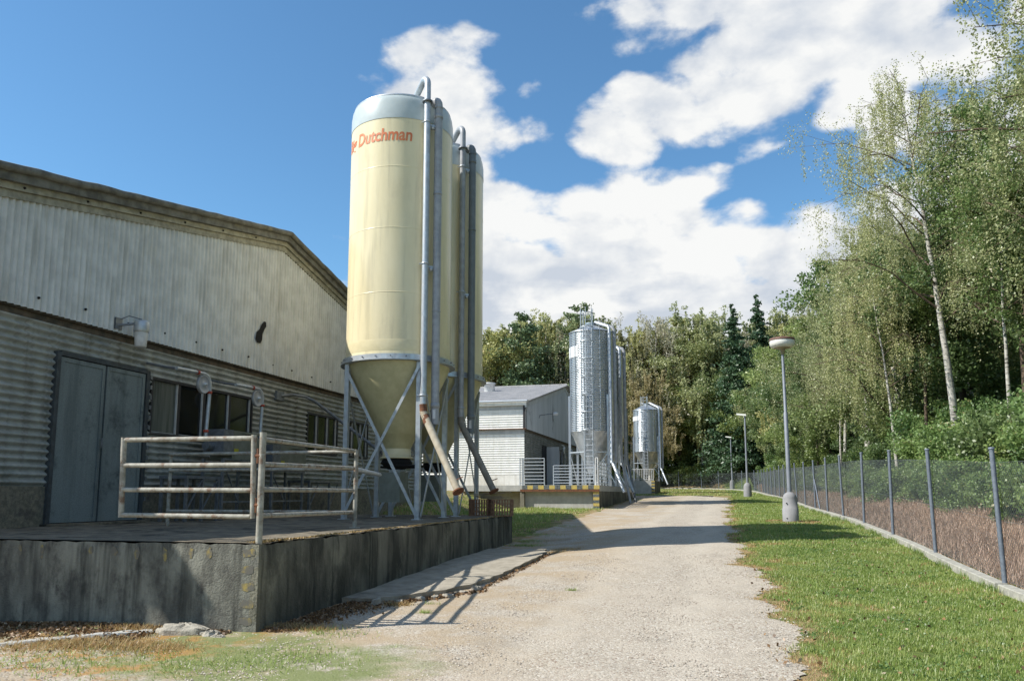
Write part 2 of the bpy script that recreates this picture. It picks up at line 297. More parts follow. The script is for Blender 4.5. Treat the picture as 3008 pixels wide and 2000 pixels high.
# ------------------------------------------------------------ mesh helpers
WLOC={}
def tag(o,label=None,cat=None,group=None,kind=None):
    if label: o['label']=label
    if cat: o['category']=cat
    if group: o['group']=group
    if kind: o['kind']=kind
    return o
def empty(name,loc,label,cat,group=None):
    o=bpy.data.objects.new(name,None); COL.objects.link(o); o.location=loc; o.empty_display_size=.2
    WLOC[o.name]=Vector(loc); return tag(o,label,cat,group)
def link_mesh(name,me,mt,parent=None,loc=None):
    o=bpy.data.objects.new(name,me); COL.objects.link(o)
    if mt and not me.materials: me.materials.append(MAT[mt] if isinstance(mt,str) else mt)
    if parent: o.parent=parent; WLOC[o.name]=WLOC[parent.name]
    else: WLOC[o.name]=Vector((0,0,0))
    if loc is not None:
        o.location=Vector(loc)-(WLOC[parent.name] if parent else Vector((0,0,0))); WLOC[o.name]=Vector(loc)
    return o
class MB:
    def __init__(s): s.v=[]; s.f=[]; s.sm=[]
    def add(s,vs,fs,smooth=False):
        k=len(s.v); s.v+= [tuple(p) for p in vs]; s.f+=[tuple(i+k for i in f) for f in fs]; s.sm+=[smooth]*len(fs); return s
    def box(s,x0,x1,y0,y1,z0,z1):
        return s.hexa([(x0,y0,z0),(x1,y0,z0),(x1,y1,z0),(x0,y1,z0),(x0,y0,z1),(x1,y0,z1),(x1,y1,z1),(x0,y1,z1)])
    def hexa(s,v): return s.add(v,[(3,2,1,0),(4,5,6,7),(0,1,5,4),(1,2,6,5),(2,3,7,6),(3,0,4,7)])
    def beam(s,a,b,w,h,up=(0,0,1)):
        a=Vector(a); b=Vector(b); d=(b-a).normalized(); upv=Vector(up)
        if abs(d.dot(upv))>.98: upv=Vector((1,0,0))
        sx=d.cross(upv).normalized()*w/2; sz=sx.cross(d).normalized()*h/2
        return s.hexa([a-sx-sz,a+sx-sz,b+sx-sz,b-sx-sz,a-sx+sz,a+sx+sz,b+sx+sz,b-sx+sz])
    def tube(s,pts,r,seg=8,caps=True,smooth=True):
        pts=[Vector(p) for p in pts]; n=len(pts); rs=r if isinstance(r,(list,tuple)) else [r]*n
        ring=[]; prev=None
        for i,p in enumerate(pts):
            d=((pts[min(i+1,n-1)]-pts[max(i-1,0)])).normalized()
            if prev is None:
                u=d.cross(Vector((0,0,1)) if abs(d.z)<.9 else Vector((1,0,0))).normalized()
            else: u=(prev-d*prev.dot(d)).normalized()
            prev=u; w=d.cross(u)
            ring.append([p+(u*math.cos(2*math.pi*k/seg)+w*math.sin(2*math.pi*k/seg))*rs[i] for k in range(seg)])
        vs=[q for rg in ring for q in rg]; fs=[]
        for i in range(n-1):
            for k in range(seg):
                a=i*seg+k; b=i*seg+(k+1)%seg; fs.append((a,b,b+seg,a+seg))
        s.add(vs,fs,smooth)
        if caps:
            s.add(ring[0],[tuple(range(seg))[::-1]]); s.add(ring[-1],[tuple(range(seg))])
        return s
    def lathe(s,prof,cx,cy,seg=32,smooth=True,a0=0,a1=2*math.pi,axis='z',cz=0):
        full=abs(a1-a0-2*math.pi)<1e-6; m=seg if full else seg+1; vs=[]
        for (r,z) in prof:
            for k in range(m):
                a=a0+(a1-a0)*k/seg; c,sn=r*math.cos(a),r*math.sin(a)
                if axis=='z': vs.append((cx+c,cy+sn,z+cz))
                elif axis=='x': vs.append((cx+z,cy+c,cz+sn))
                else: vs.append((cx+c,cy+z,cz+sn))
        fs=[]
        for i in range(len(prof)-1):
            for k in range(seg):
                a=i*m+k; b=i*m+(k+1)%m; fs.append((a,b,b+m,a+m))
        return s.add(vs,fs,smooth)
    def disc(s,c,r,z,seg=24): return s.add([(c[0]+r*math.cos(2*math.pi*k/seg),c[1]+r*math.sin(2*math.pi*k/seg),z) for k in range(seg)],[tuple(range(seg))])
    def mesh(s,name,off=(0,0,0)):
        me=bpy.data.meshes.new(name); ox,oy,oz=off
        me.from_pydata([(x-ox,y-oy,z-oz) for x,y,z in s.v],[],s.f)
        me.polygons.foreach_set('use_smooth',s.sm); me.update(); return me
    def build(s,name,mt,parent=None,label=None,**k):
        off=WLOC[parent.name] if parent else (0,0,0)
        o=link_mesh(name,s.mesh(name,off),mt,parent)
        if label: o['label']=label
        return tag(o,**k) if k else o
def np_mesh(name,V,F,attr=None,smooth=False):
    me=bpy.data.meshes.new(name); V=np.asarray(V,np.float32); F=np.asarray(F,np.int32); k=F.shape[1]
    me.vertices.add(len(V)); me.vertices.foreach_set('co',V.ravel())
    me.loops.add(F.size); me.loops.foreach_set('vertex_index',F.ravel())
    me.polygons.add(len(F)); me.polygons.foreach_set('loop_start',np.arange(0,F.size,k,dtype=np.int32)); me.polygons.foreach_set('loop_total',np.full(len(F),k,np.int32))
    if smooth: me.polygons.foreach_set('use_smooth',np.ones(len(F),bool))
    if attr is not None:
        a=me.attributes.new('rnd','FLOAT','POINT'); a.data.foreach_set('value',np.asarray(attr,np.float32))
    me.update(calc_edges=True); me.validate(); return me
def arc(c,r,a0,a1,n,u,w):
    c=Vector(c); u=Vector(u); w=Vector(w)
    return [c+u*r*math.cos(a0+(a1-a0)*i/n)+w*r*math.sin(a0+(a1-a0)*i/n) for i in range(n+1)]

# ------------------------------------------------------------ terrain
PRX=[-60,4,9,14,17,20,28,40,57,76,97,110,160,400]; PRZ=[-.12,-.08,0,.1,.24,.42,.72,.95,1.38,1.68,2.2,2.5,3.4,6]
FPATH=[(4.4,6.2),(4.4,80),(4.0,88),(2.6,97),(-.5,104),(-5,108),(-14,110.5),(-40,112),(-60,112.5)]
def zg(Y): return np.interp(Y,PRX,PRZ)
def fence_d(X,Y):
    """distance outside the fence line"""
    fx=np.interp(Y,[a[1] for a in FPATH[:4]]+[200],[a[0] for a in FPATH[:4]]+[2.6])
    fy=np.interp(X,[-200]+[a[0] for a in FPATH[::-1]],[112.5]+[a[1] for a in FPATH[::-1]])
    fy=np.where(X>4.4,1e3,fy)
    d1=np.where(Y<97,X-fx,0); d2=np.where(X<4.4,Y-fy,X-fx)
    return np.maximum(np.where(Y<97,d1,0),d2*(Y>=90))
def smooth(a,b,x):
    t=np.clip((x-a)/(b-a),0,1); return t*t*(3-2*t)
def H(X,Y):
    X=np.asarray(X,float); Y=np.asarray(Y,float)
    z=zg(Y); zw=np.interp(Y,[-60,8.6,10,14,17,22,27,36,60,400],[-.12,0,.05,.12,.18,.27,.55,.85,1.42,6]); z=np.where(Y<44,z+(np.minimum(zw,z)-z)*smooth(-2.0,-5.0,X)*smooth(44,34,Y),z); d=fence_d(X,Y)-.3
    rise=np.where(d<0,0,np.where(d<3,.17*d,np.where(d<10,.51+.47*(d-3),np.where(d<60,3.8+.16*(d-10),11.8+.03*(d-60)))))
    rise=rise*np.where(X<4.4,np.clip(.35+.0*X,0,1),1)
    z=z+rise
    left=smooth(-10.0,-12.5,X)*smooth(24,30,Y)*smooth(96,80,Y)*.75
    z=z+left+.03*np.sin(X*1.7+Y*.9)*smooth(-5,-9,X)
    return z
def H1(x,y): return float(H(np.array([x]),np.array([y]))[0])
def grid_mesh(name,xs,ys,off=0,mt='ground',noise=0):
    X,Y=np.meshgrid(xs,ys); Z=H(X,Y)+off
    if noise: Z=Z+noise*(np.sin(X*5.1+np.sin(Y*3.3))*np.sin(Y*4.3+1.3*X))
    V=np.stack([X,Y,Z],-1).reshape(-1,3); nx=len(xs); i=np.arange((len(ys)-1)*(nx-1)); r=i//(nx-1); c=i%(nx-1); a=r*nx+c
    return np_mesh(name,V,np.stack([a,a+1,a+nx+1,a+nx],1),smooth=True)
xs=np.unique(np.round(np.concatenate([np.arange(-400,-60,40),np.arange(-60,-12,4),np.arange(-12,16,.35),np.arange(16,60,3),np.arange(60,420,40)]),2))
ys=np.unique(np.round(np.concatenate([np.arange(-200,-10,30),np.arange(-10,5,1.5),np.arange(5,60,.5),np.arange(60,130,1.5),np.arange(130,420,30)]),2))
o=link_mesh('ground',grid_mesh('ground',xs,ys),'ground'); tag(o,kind='structure')
# gravel road: ragged strips that follow the ground
def road():
    rs=np.random.RandomState(3)
    def rag(y,s): return .16*math.sin(y*1.3+s)+.10*math.sin(y*3.1+s*2)+.05*math.sin(y*7.7+s)+.035*math.sin(y*15.1+2*s)+.03*math.sin(y*31.7+s)+.02*math.sin(y*57+s)
    def redge(y): return float(np.interp(y,[-6,7.6,12,21,36,48,56,60],[.75,.80,.85,.42,.5,.9,1.0,.6]))+rag(y,1)*(1 if y<45 else .6)
    def ledge(y): return float(np.interp(y,[-6,8,22,22.5,36,40,58,60],[-16,-16,-14,-5.6,-5.2,-5.3,-5.3,-5.3]))+rag(y,4)*.5
    mb=MB(); n=26; rows=[]; y=-6
    while y<58: rows.append(y); y+=.06 if 5<y<22 else (.15 if y<34 else .4)
    V=[];F=[]
    for i,y in enumerate(rows):
        a,b=ledge(y),redge(y)
        for k in range(n+1):
            t=(k/n)**.8 if k<n else 1.0; V.append((a+(b-a)*t,y))
    V=np.array(V); Z=H(V[:,0],V[:,1])+.014; kk=np.arange(len(V))%(n+1); Z=np.where(kk==n,Z-.016,Z)
    # wheel ruts and fine unevenness
    Z+=.008*np.sin(V[:,0]*3.1+np.sin(V[:,1]*.7))+.006*np.sin(V[:,1]*4.7+V[:,0]*3)
    V=np.column_stack([V,Z]); nx=n+1; i=np.arange((len(rows)-1)*n); r=i//n; c=i%n; a=r*nx+c
    F=np.stack([a,a+1,a+nx+1,a+nx],1)
    # branch turning left at the far end
    rows2=np.arange(57,69.01,.6); cols=np.linspace(-45,.9,90); X,Y=np.meshgrid(cols,rows2)
    Y=Y+.25*np.sin(X*.9)*(np.abs(Y-57)>.1); X=X-np.where(X>0,np.maximum(0,Y-60)*.25,0); V2=np.column_stack([X.ravel(),Y.ravel(),H(X.ravel(),Y.ravel())+.016]); nc=len(cols)
    i=np.arange((len(rows2)-1)*(nc-1)); r=i//(nc-1); c=i%(nc-1); a=r*nc+c; F2=np.stack([a,a+1,a+nc+1,a+nc],1)+len(V)
    o=link_mesh('gravel_road',np_mesh('gravel_road',np.vstack([V,V2]),np.vstack([F,F2]),smooth=True),'gravel'); tag(o,kind='structure')
    return redge
redge=road()

# ------------------------------------------------------------ leaves and blades
def quads_at(P,size,rs,elong=1.5,droop=0,flat=0):
    """one rhombus leaf of the given size at each point"""
    n=len(P); a=rs.normal(size=(n,3)); a[:,2]-=droop; a/=np.linalg.norm(a,axis=1)[:,None]
    b=rs.normal(size=(n,3)); b-=a*(a*b).sum(1)[:,None]; b/=np.linalg.norm(b,axis=1)[:,None]
    s=(size*(.65+.7*rs.rand(n)))[:,None]
    V=np.stack([P-a*s*elong*.5,P+b*s*.5,P+a*s*elong*.5,P-b*s*.5],1).reshape(-1,3)
    return V,np.arange(4*n).reshape(n,4)
def blades(name,P,h,w,rs,rnd,lean=.35,mt='grass_blade',bend=True):
    n=len(P); ang=rs.rand(n)*6.283; d=np.stack([np.cos(ang),np.sin(ang),np.zeros(n)],1); q=np.stack([-d[:,1],d[:,0],d[:,2]],1)
    hh=(h*(.5+.9*rs.rand(n)))[:,None]; ww=(w*(.7+.6*rs.rand(n)))[:,None]; l=(rs.rand(n)*lean*2)[:,None]
    tip=P+q*hh*l; tip[:,2]+=hh[:,0]
    V=np.stack([P-d*ww/2,P+d*ww/2,tip],1).reshape(-1,3)
    me=np_mesh(name,V,np.arange(3*n).reshape(n,3),attr=np.repeat(rnd,3)); return me
def fbm2(X,Y,s=1.0):
    return (np.sin(X*1.7*s+np.sin(Y*1.3*s)*1.5)+np.sin(Y*2.1*s+np.sin(X*1.1*s+2)*1.7)+.6*np.sin(X*4.3*s+Y*3.7*s)+.5*np.sin(X*7.9*s-Y*6.1*s+1))/3.1

# ------------------------------------------------------------ near platform
Y0=8.56; ZP=1.05
def xedge(y): return -5.33-.022*(y-Y0)
def platform(name,pts_top,z1,label,ytop,front_mat='concrete_front',side_mat='concrete_mossy'):
    pass
pf=empty('loading_platform',(-5.4,Y0,0),'long stained concrete loading platform under the cream silos','loading platform')
yE=22.0
def facegrid(mb,p0,p1,z0,z1,n,m,amp,nrm,rs,ztopj=0):
    """weathered vertical face with slight unevenness and chipped upper edge"""
    vs=[]
    for j in range(m+1):
        for i in range(n+1):
            t=i/n; s=j/m; x=p0[0]+(p1[0]-p0[0])*t; y=p0[1]+(p1[1]-p0[1])*t; z=z0+(z1-z0)*s
            k=amp*rs.uniform(-1,1)*(0 if i in(0,n) or j==m else 1)
            if j==m: k=-abs(rs.normal())*ztopj
            vs.append((x+nrm[0]*k,y+nrm[1]*k,z-(abs(rs.normal())*ztopj if j==m else 0)))
    w=n+1; mb.add(vs,[(j*w+i,j*w+i+1,(j+1)*w+i+1,(j+1)*w+i) for j in range(m) for i in range(n)],True)
rs=np.random.RandomState(1)
mb=MB(); facegrid(mb,(-24,Y0),(xedge(Y0),Y0),-.25,ZP-.01,190,10,.0012,(0,-1),rs,.010); mb.build('front_wall','concrete_front',pf)
cutsy=[Y0,11.9,14.4,17.6,20.3,yE]
for q,(a,b) in enumerate(zip(cutsy[:-1],cutsy[1:])):
    o_=(0,.012,-.006,.01,-.002)[q]; b2_=b-(.014 if b<yE else 0)
    mb=MB(); facegrid(mb,(xedge(a)+o_,a),(xedge(b2_)+o_,b2_),-.25,ZP-.01,int((b-a)*9),9,.010,(1,0),rs,.016); mb.add([(xedge(a)+o_,a,-.25),(xedge(a)+o_,a,ZP-.02),(xedge(a)-.1,a,ZP-.02),(xedge(a)-.1,a,-.25)],[(0,1,2,3)]); mb.build('wall_section','concrete_mossy',pf,label='mossy cast section of the road-side platform wall')
mb=MB(); mb.hexa([(xedge(Y0)-.3,Y0+.1,-.25),(xedge(Y0)-.045,Y0+.1,-.25),(xedge(yE)-.045,yE-.1,-.25),(xedge(yE)-.3,yE-.1,-.25),(xedge(Y0)-.3,Y0+.1,ZP-.05),(xedge(Y0)-.045,Y0+.1,ZP-.05),(xedge(yE)-.045,yE-.1,ZP-.05),(xedge(yE)-.3,yE-.1,ZP-.05)]); mb.build('wall_core','black',pf)
mb=MB(); facegrid(mb,(xedge(yE),yE),(-14,yE),-.25,ZP-.01,20,6,.01,(0,1),rs,.01); mb.build('end_wall','concrete_mossy',pf)
mb=MB(); n=40;m=60;vs=[]
for j in range(m+1):
    y=Y0+.012+(yE-.02-Y0)*j/m
    for i in range(n+1):
        x=-24+(xedge(y)-.012+24)*(i/n)**.5; vs.append((x,y,ZP+(0 if i==n or j in(0,m) else .006*rs.normal())-.012*(i==n)*abs(rs.normal())))
w=n+1; mb.add(vs,[(j*w+i,j*w+i+1,(j+1)*w+i+1,(j+1)*w+i) for j in range(m) for i in range(n)],True); mb.build('deck','concrete_top',pf)
# corner upstand and faded hazard dashes
for i in range(26):
    x=-5.9-i*.36-rs.uniform(0,.12)
    if rs.rand()<.35: continue
    h=.10+rs.rand()*.12; mb=MB(); n_=9; mb.add([(x+.05*math.cos(q*.698)*rs.uniform(.5,1.1),Y0-.0035,ZP-.06-h/2+h/2*math.sin(q*.698)*rs.uniform(.6,1.1)) for q in range(n_)],[tuple(range(n_))[::1]]); mb.build('hazard_dash','yellow_paint',pf)
for k in range(5):
    z=ZP-.06-k*.2; mb=MB(); n_=12; mb.add([(-5.465+.095*math.copysign(abs(math.cos(q*.5236))**.5,math.cos(q*.5236))*rs.uniform(.7,1.05),Y0-.0035,z-.055+.055*math.copysign(abs(math.sin(q*.5236))**.5,math.sin(q*.5236))*rs.uniform(.65,1.1)) for q in range(n_)],[tuple(range(n_))]); mb.build('hazard_dash','yellow_paint',pf)

# ------------------------------------------------------------ cracked slab beside the platform
def slab():
    root=empty('concrete_slab',(-4.6,15,H1(-4.6,15)),'thin cracked concrete slab along the foot of the mossy platform wall','slab')
    pts=[(-5.42,10.85),(-4.88,10.95),(-4.70,11.25),(-4.40,11.75),(-4.12,12.3),(-3.92,12.95),(-3.86,13.9),(-3.84,15),(-3.80,16),(-3.78,17),(-3.85,18.2),(-4.0,18.9),(-4.6,19.2),(-5.5,19.4)]
    rs=np.random.RandomState(5); ed=[]
    for i in range(len(pts)):
        a=pts[i]; b=pts[(i+1)%len(pts)]; L=math.dist(a,b); n=max(1,int(L/.12)) if i<len(pts)-2 else 1
        for k in range(n):
            t=k/n; ed.append((a[0]+(b[0]-a[0])*t+rs.normal()*.018,a[1]+(b[1]-a[1])*t+rs.normal()*.018))
    def zt(x,y): return .085+H1(x,y)*1.0+.01*math.sin(y*2)
    mb=MB(); n=len(ed); c=(-4.75,15)
    # top as rows across so that it follows the ground
    ysr=np.arange(10.9,19.3,.2); edy=[e for e in ed]
    def right(y):
        P=pts[1:13]; return float(np.interp(y,[p[1] for p in P],[p[0] for p in P]))+.03*math.sin(y*9)+.02*math.sin(y*23)
    vs=[];m=7
    for y in ysr:
        a=-5.5; b=right(y)
        for i in range(m+1):
            x=a+(b-a)*i/m; vs.append((x,y,zt(x,y)+rs.normal()*.003))
    w=m+1; mb.add(vs,[(j*w+i,j*w+i+1,(j+1)*w+i+1,(j+1)*w+i) for j in range(len(ysr)-1) for i in range(m)],True)
    sv=[]; 
    for y in ysr:
        b=right(y); sv+= [(b,y,zt(b,y)),(b-.03+rs.normal()*.012,y,zt(b,y)-.16)]
    mb.add(sv,[(2*j,2*j+1,2*j+3,2*j+2) for j in range(len(ysr)-1)])
    b=right(ysr[0]); fv=[]; k=7
    for i in range(k+1):
        x=-5.5+(b+5.5)*i/k; fv+=[(x,ysr[0],zt(x,ysr[0])),(x,ysr[0]+.04+rs.normal()*.02,zt(x,ysr[0])-.16)]
    mb.add(fv,[(2*j+1,2*j+3,2*j+2,2*j) for j in range(k)])
    mb.build('slab_body','concrete_slab',root)
    # broken-off rim pieces in the washed-out gully along the slab
    def chunk(cx,cy,sx,sy,sz,name='broken_piece',mt='rock',par=root):
        mb=MB(); nn=9; z0=H1(cx,cy); top=[];bot=[]
        ang=rs.rand()*3
        for i in range(nn):
            a=i/nn*6.283; r=.75+.45*rs.rand(); x=sx*r*math.cos(a); y=sy*r*math.sin(a); X=cx+x*math.cos(ang)-y*math.sin(ang); Y=cy+x*math.sin(ang)+y*math.cos(ang)
            top.append((cx+(X-cx)*.8,cy+(Y-cy)*.8,z0+sz*(.75+.5*rs.rand()))); bot.append((X,Y,z0-.02))
        mb.add(bot+top+[(cx,cy,z0+sz*1.15)],[(i,(i+1)%nn,nn+(i+1)%nn,nn+i) for i in range(nn)]+[(nn+i,nn+(i+1)%nn,2*nn) for i in range(nn)]); return mb.build(name,mt,par)
    for (x,y) in [(-4.35,11.35),(-4.22,11.55),(-4.05,11.75),(-4.0,12.0),(-3.86,12.2),(-3.8,12.5),(-4.55,11.05),(-4.75,10.85)]:
        chunk(x+rs.normal()*.03,y,.13*rs.uniform(.6,1.3),.09,.05*rs.uniform(.7,1.8))
    return chunk
chunk=slab()
# loose rock at the platform corner
rk=empty('broken_concrete_lump',(-6.05,8.35,0),'pale broken concrete lump lying at the foot of the platform corner','rubble')
def lump(cx,cy,sx,sy,sz,par,seed,mt='rock',name='lump'):
    r_=np.random.RandomState(seed); mb=MB(); vs=[]; nn=16;mm=7
    for j in range(mm):
        e=j/(mm-1)*math.pi/2
        for i in range(nn):
            a=i/nn*6.283; k=1+.16*math.sin(3*a+seed)+.10*r_.normal(); vs.append((cx+sx*math.cos(a)*math.cos(e)**.6*k,cy+sy*math.sin(a)*math.cos(e)**.6*k,H1(cx,cy)-.03+sz*math.sin(e)**.7*(1+.08*r_.normal())))
    mb.add(vs,[(j*nn+i,j*nn+(i+1)%nn,(j+1)*nn+(i+1)%nn,(j+1)*nn+i) for j in range(mm-1) for i in range(nn)]); return mb.build(name,mt,par)
lump(-6.13,8.33,.36,.17,.15,rk,2); lump(-5.76,8.3,.13,.11,.10,rk,6); lump(-5.60,8.22,.10,.08,.07,rk,9)
# washed-out strip of old concrete along the ground at the left
mb=MB(); vs=[]; rs=np.random.RandomState(8)
for i in range(60):
    t=i/59; x=-9.6+3.1*t; y=6.1+2.25*t-.25*math.sin(t*3); wd=.16*(1-.55*t)*(1+.25*rs.normal()*.5)+.03
    z=H1(x,y)+.035
    vs+=[(x+.3*wd,y-wd,z-.05),(x+.1*wd,y-wd*.8,z+.012*rs.rand()),(x-.1*wd,y+wd*.8,z+.012*rs.rand()),(x-.3*wd,y+wd,z-.05)]
mb.add(vs,[(4*i+k,4*i+k+1,4*i+k+5,4*i+k+4) for i in range(59) for k in range(3)])
o=mb.build('old_concrete_strip','concrete_light'); tag(o,'flat pale strip of old concrete in the ground at the bottom left','concrete strip')

# ------------------------------------------------------------ barns
def wave_sheet(mb,p0,pu,pw,nu,L_u,nrm,amp,pitch,seg=6,phase=0,top=None):
    """corrugated sheet: waves run along pu (length L_u), flutes along pw.  top(u)->flute length"""
    n=max(2,int(round(L_u/pitch*seg))); p0=Vector(p0); pu=Vector(pu); pw=Vector(pw); nrm=Vector(nrm); vs=[]
    for i in range(n+1):
        u=L_u*i/n; h=amp*math.sin(2*math.pi*(u+phase)/pitch); a=p0+pu*u+nrm*h; b=a+pw*(top(u) if top else 1)
        vs+=[a,b]
    mb.add(vs,[(2*i,2*i+2,2*i+3,2*i+1) for i in range(n)],True)
def barn(y0,yr,y1,zb,zpl,zmid,zc1,ridge_top,slope,label,group,second=False,openings=(),sheet_pitch=.14):
    root=empty('barn',(-12,y0,zb),label,'barn',group)
    X=-12.0; XU=-11.86; XB=-58
    rs=np.random.RandomState(int(y0*10)); 
    zr=lambda y: ridge_top-slope*abs(y-yr)            # roof surface
    clad=lambda y: zr(y)-.47                          # upper edge of the cladding
    # core volumes close the building off
    mb=MB(); mb.add([(X-.10,y0+.05,zb-.6),(X-.10,y1-.05,zb-.6),(X-.10,y1-.05,clad(y1)),(X-.10,yr,clad(yr)),(X-.10,y0+.05,clad(y0)),
         (XB,y0+.05,zb-.6),(XB,y1-.05,zb-.6),(XB,y1-.05,clad(y1)),(XB,yr,clad(yr)),(XB,y0+.05,clad(y0))],
        [(0,1,2,3,4),(9,8,7,6,5),(0,4,9,5),(1,6,7,2)]); mb.build('inner_wall','black',root)
    # upper gable cladding, vertical flutes, one sheet 1.12 m wide each
    w=sheet_pitch*8; y=y0; k=0; cm='cladding_grey' if second else 'cladding'
    while y<y1-.05:
        ye=min(y+w+.02,y1); mb=MB(); off=.004*(k%2)
        wave_sheet(mb,(XU+off,y,zmid),(0,1,0),(0,0,1),0,ye-y,(1,0,0),.028,sheet_pitch,6,phase=(y-y0),top=lambda u,y=y: clad(y+u)-zmid)
        mb.build('corrugated_sheet',cm,root); y+=w; k+=1
    # closing strip and shadow gap under the cladding
    mb=MB(); mb.box(X-.02,XU-.03,y0,y1,zmid-.03,zmid+.02); mb.build('soffit_strip','trim_brown',root)
    mb=MB(); mb.box(X-.02,X+.045,y0+.02,y1-.02,zmid-.15,zmid-.035); mb.build('trim_board','trim_brown' if not second else 'trim_brown',root)
    # plinth
    cuts=sorted([(o_['y0'],o_['y1']) for o_ in openings if o_['kind']=='door'])
    segs=[];yy=y0
    for a,b in cuts: segs.append((yy,a)); yy=b
    segs.append((yy,y1)); 
    for a,b in segs:
        if b-a>.02:
            mb=MB(); facegrid(mb,(X+.03,a),(X+.03,b),zb-.3,zpl,max(2,int((b-a)*4)),4,.004,(1,0),rs); mb.add([(X+.03,a,zpl),(X+.03,b,zpl),(X-.08,b,zpl),(X-.08,a,zpl)],[(0,1,2,3)]); mb.build('plinth','plinth_pebble' if not second else 'siding_dark',root)
    # lower siding: horizontal flutes in three courses, cut round the openings
    ztop=zmid-.13; rows=3; rh=(ztop-zpl)/rows
    marks=sorted(set([y0,y1]+[v for o_ in openings for v in (o_['y0'],o_['y1'])]))
    for a,b in zip(marks[:-1],marks[1:]):
        op=[o_ for o_ in openings if o_['y0']<=a+.01 and o_['y1']>=b-.01]
        spans=[(zpl,ztop)]
        if op:
            o_=op[0]; spans=[]
            if o_['z0']>zpl+.05: spans.append((zpl,o_['z0']))
            if o_['z1']<ztop-.05: spans.append((o_['z1'],ztop))
        n=max(1,int(round((b-a)/2.6)))
        for i in range(n):
            ya=a+(b-a)*i/n; yb=a+(b-a)*(i+1)/n+(.015 if i<n-1 else 0)
            for (za,zb_) in spans:
                z=za
                while z<zb_-.02:
                    ze=min(zb_,zpl+rh*(math.floor((z-zpl+1e-3)/rh)+1)); off=.006*((i+int((z-zpl)/rh+.01))%2)
                    mb=MB(); wave_sheet(mb,(X+.01+off,ya,z),(0,0,1),(0,1,0),0,ze-z+.02,(1,0,0),.036,sheet_pitch,7,phase=z,top=lambda u,l=yb-ya:l)
                    mb.build('siding_sheet','siding' if not second else 'siding_dark',root); z=ze
    # roof: two corrugated slopes and verge boards along the gable
    for s,(ya,yb) in ((-1,(y0-.30,yr)),(1,(yr,y1+.45))):
        mb=MB(); n=int((X+.45-XB)/ .25) if second and s<0 else 60
        x0,x1=XB-.3,XU+.26; N=(int((x1-x0)/.042) if second and s<0 else 40)
        vs=[]
        for i in range(N+1):
            x=x1-(x1-x0)*i/N; h=.018*math.sin(x*2*math.pi/.17) if (second and s<0) else 0
            for yv in (ya,yb): vs.append((x,yv,zr(yv)+h))
        for i in range(N+1):
            x=x1-(x1-x0)*i/N
            for yv in (ya,yb): vs.append((x,yv,zr(yv)-.05))
        q=2*(N+1)
        mb.add(vs,[(2*i,2*i+2,2*i+3,2*i+1) for i in range(N)]+[(q+2*i+1,q+2*i+3,q+2*i+2,q+2*i) for i in range(N)]); mb.add([vs[0],vs[1],vs[q+1],vs[q]],[(0,1,2,3)])
        e=0 if s<0 else 1; mb.add([vs[e],vs[2*N+e],vs[q+2*N+e],vs[q+e]],[(0,1,2,3)])
        mb.build('roof_slope','fibre_roof',root)
        def strip(za,zb_,xa,xb,mt,nm,wob=0):
            mb=MB(); m=28; vs=[]
            for i in range(m+1):
                yv=ya+(yb-ya)*i/m; wv=wob*math.sin(yv*5)+wob*.6*rs.normal(); z=zr(yv)
                vs+=[(xa,yv,z+za+wv*.3),(xb,yv,z+za+wv),(xb,yv,z+zb_+wv),(xa,yv,z+zb_+wv*.3)]
            mb.add(vs,[(4*i+k,4*i+(k+1)%4,4*i+4+(k+1)%4,4*i+4+k) for i in range(m) for k in range(4)]); mb.add(vs[:4],[(0,1,2,3)]); mb.add(vs[-4:],[(3,2,1,0)]); mb.build(nm,mt,root)
        if not second:
            strip(-.50,-.36,XU-.05,XU+.045,'verge_light','fascia_board',.003)
            strip(-.355,-.235,XU-.05,XU+.10,'verge_light','fascia_board',.003)
            strip(-.23,-.06,XU-.05,XU+.20,'verge_old','barge_board',.005)
            mb=MB(); m=40; pts=[(XU+.24,ya+(yb-ya)*i/m,zr(ya+(yb-ya)*i/m)-.005+.006*rs.normal()) for i in range(m+1)]; mb.tube(pts,.075,8); mb.build('verge_cap','fibre_roof' if False else 'verge_old',root)
        else:
            strip(-.48,-.22,XU-.05,XU+.06,'cladding_grey','fascia_board'); strip(-.21,-.02,XU-.05,XU+.12,'fibre_roof','barge_board')
    mb=MB(); mb.tube([(XB,yr,ridge_top+.0),(XU+.18,yr,ridge_top+.0)],.10,8); mb.build('ridge_cap','fibre_roof',root)
    return root,X,XU,zr,clad
ops1=[dict(kind='door',y0=12.05,y1=14.5,z0=ZP,z1=4.30),dict(kind='win',y0=14.68,y1=18.62,z0=3.0,z1=4.16),
      dict(kind='win',y0=21.6,y1=23.6,z0=2.95,z1=4.08),dict(kind='win',y0=24.25,y1=25.95,z0=2.95,z1=4.08)]
b1,X,XU,zr1,clad1=barn(6.1,19.65,31.5,ZP,1.78,4.96,6.8,9.10,.2,'low barn with corrugated gable wall, grey double door and dark windows behind the cream silos','poultry barns',openings=ops1)
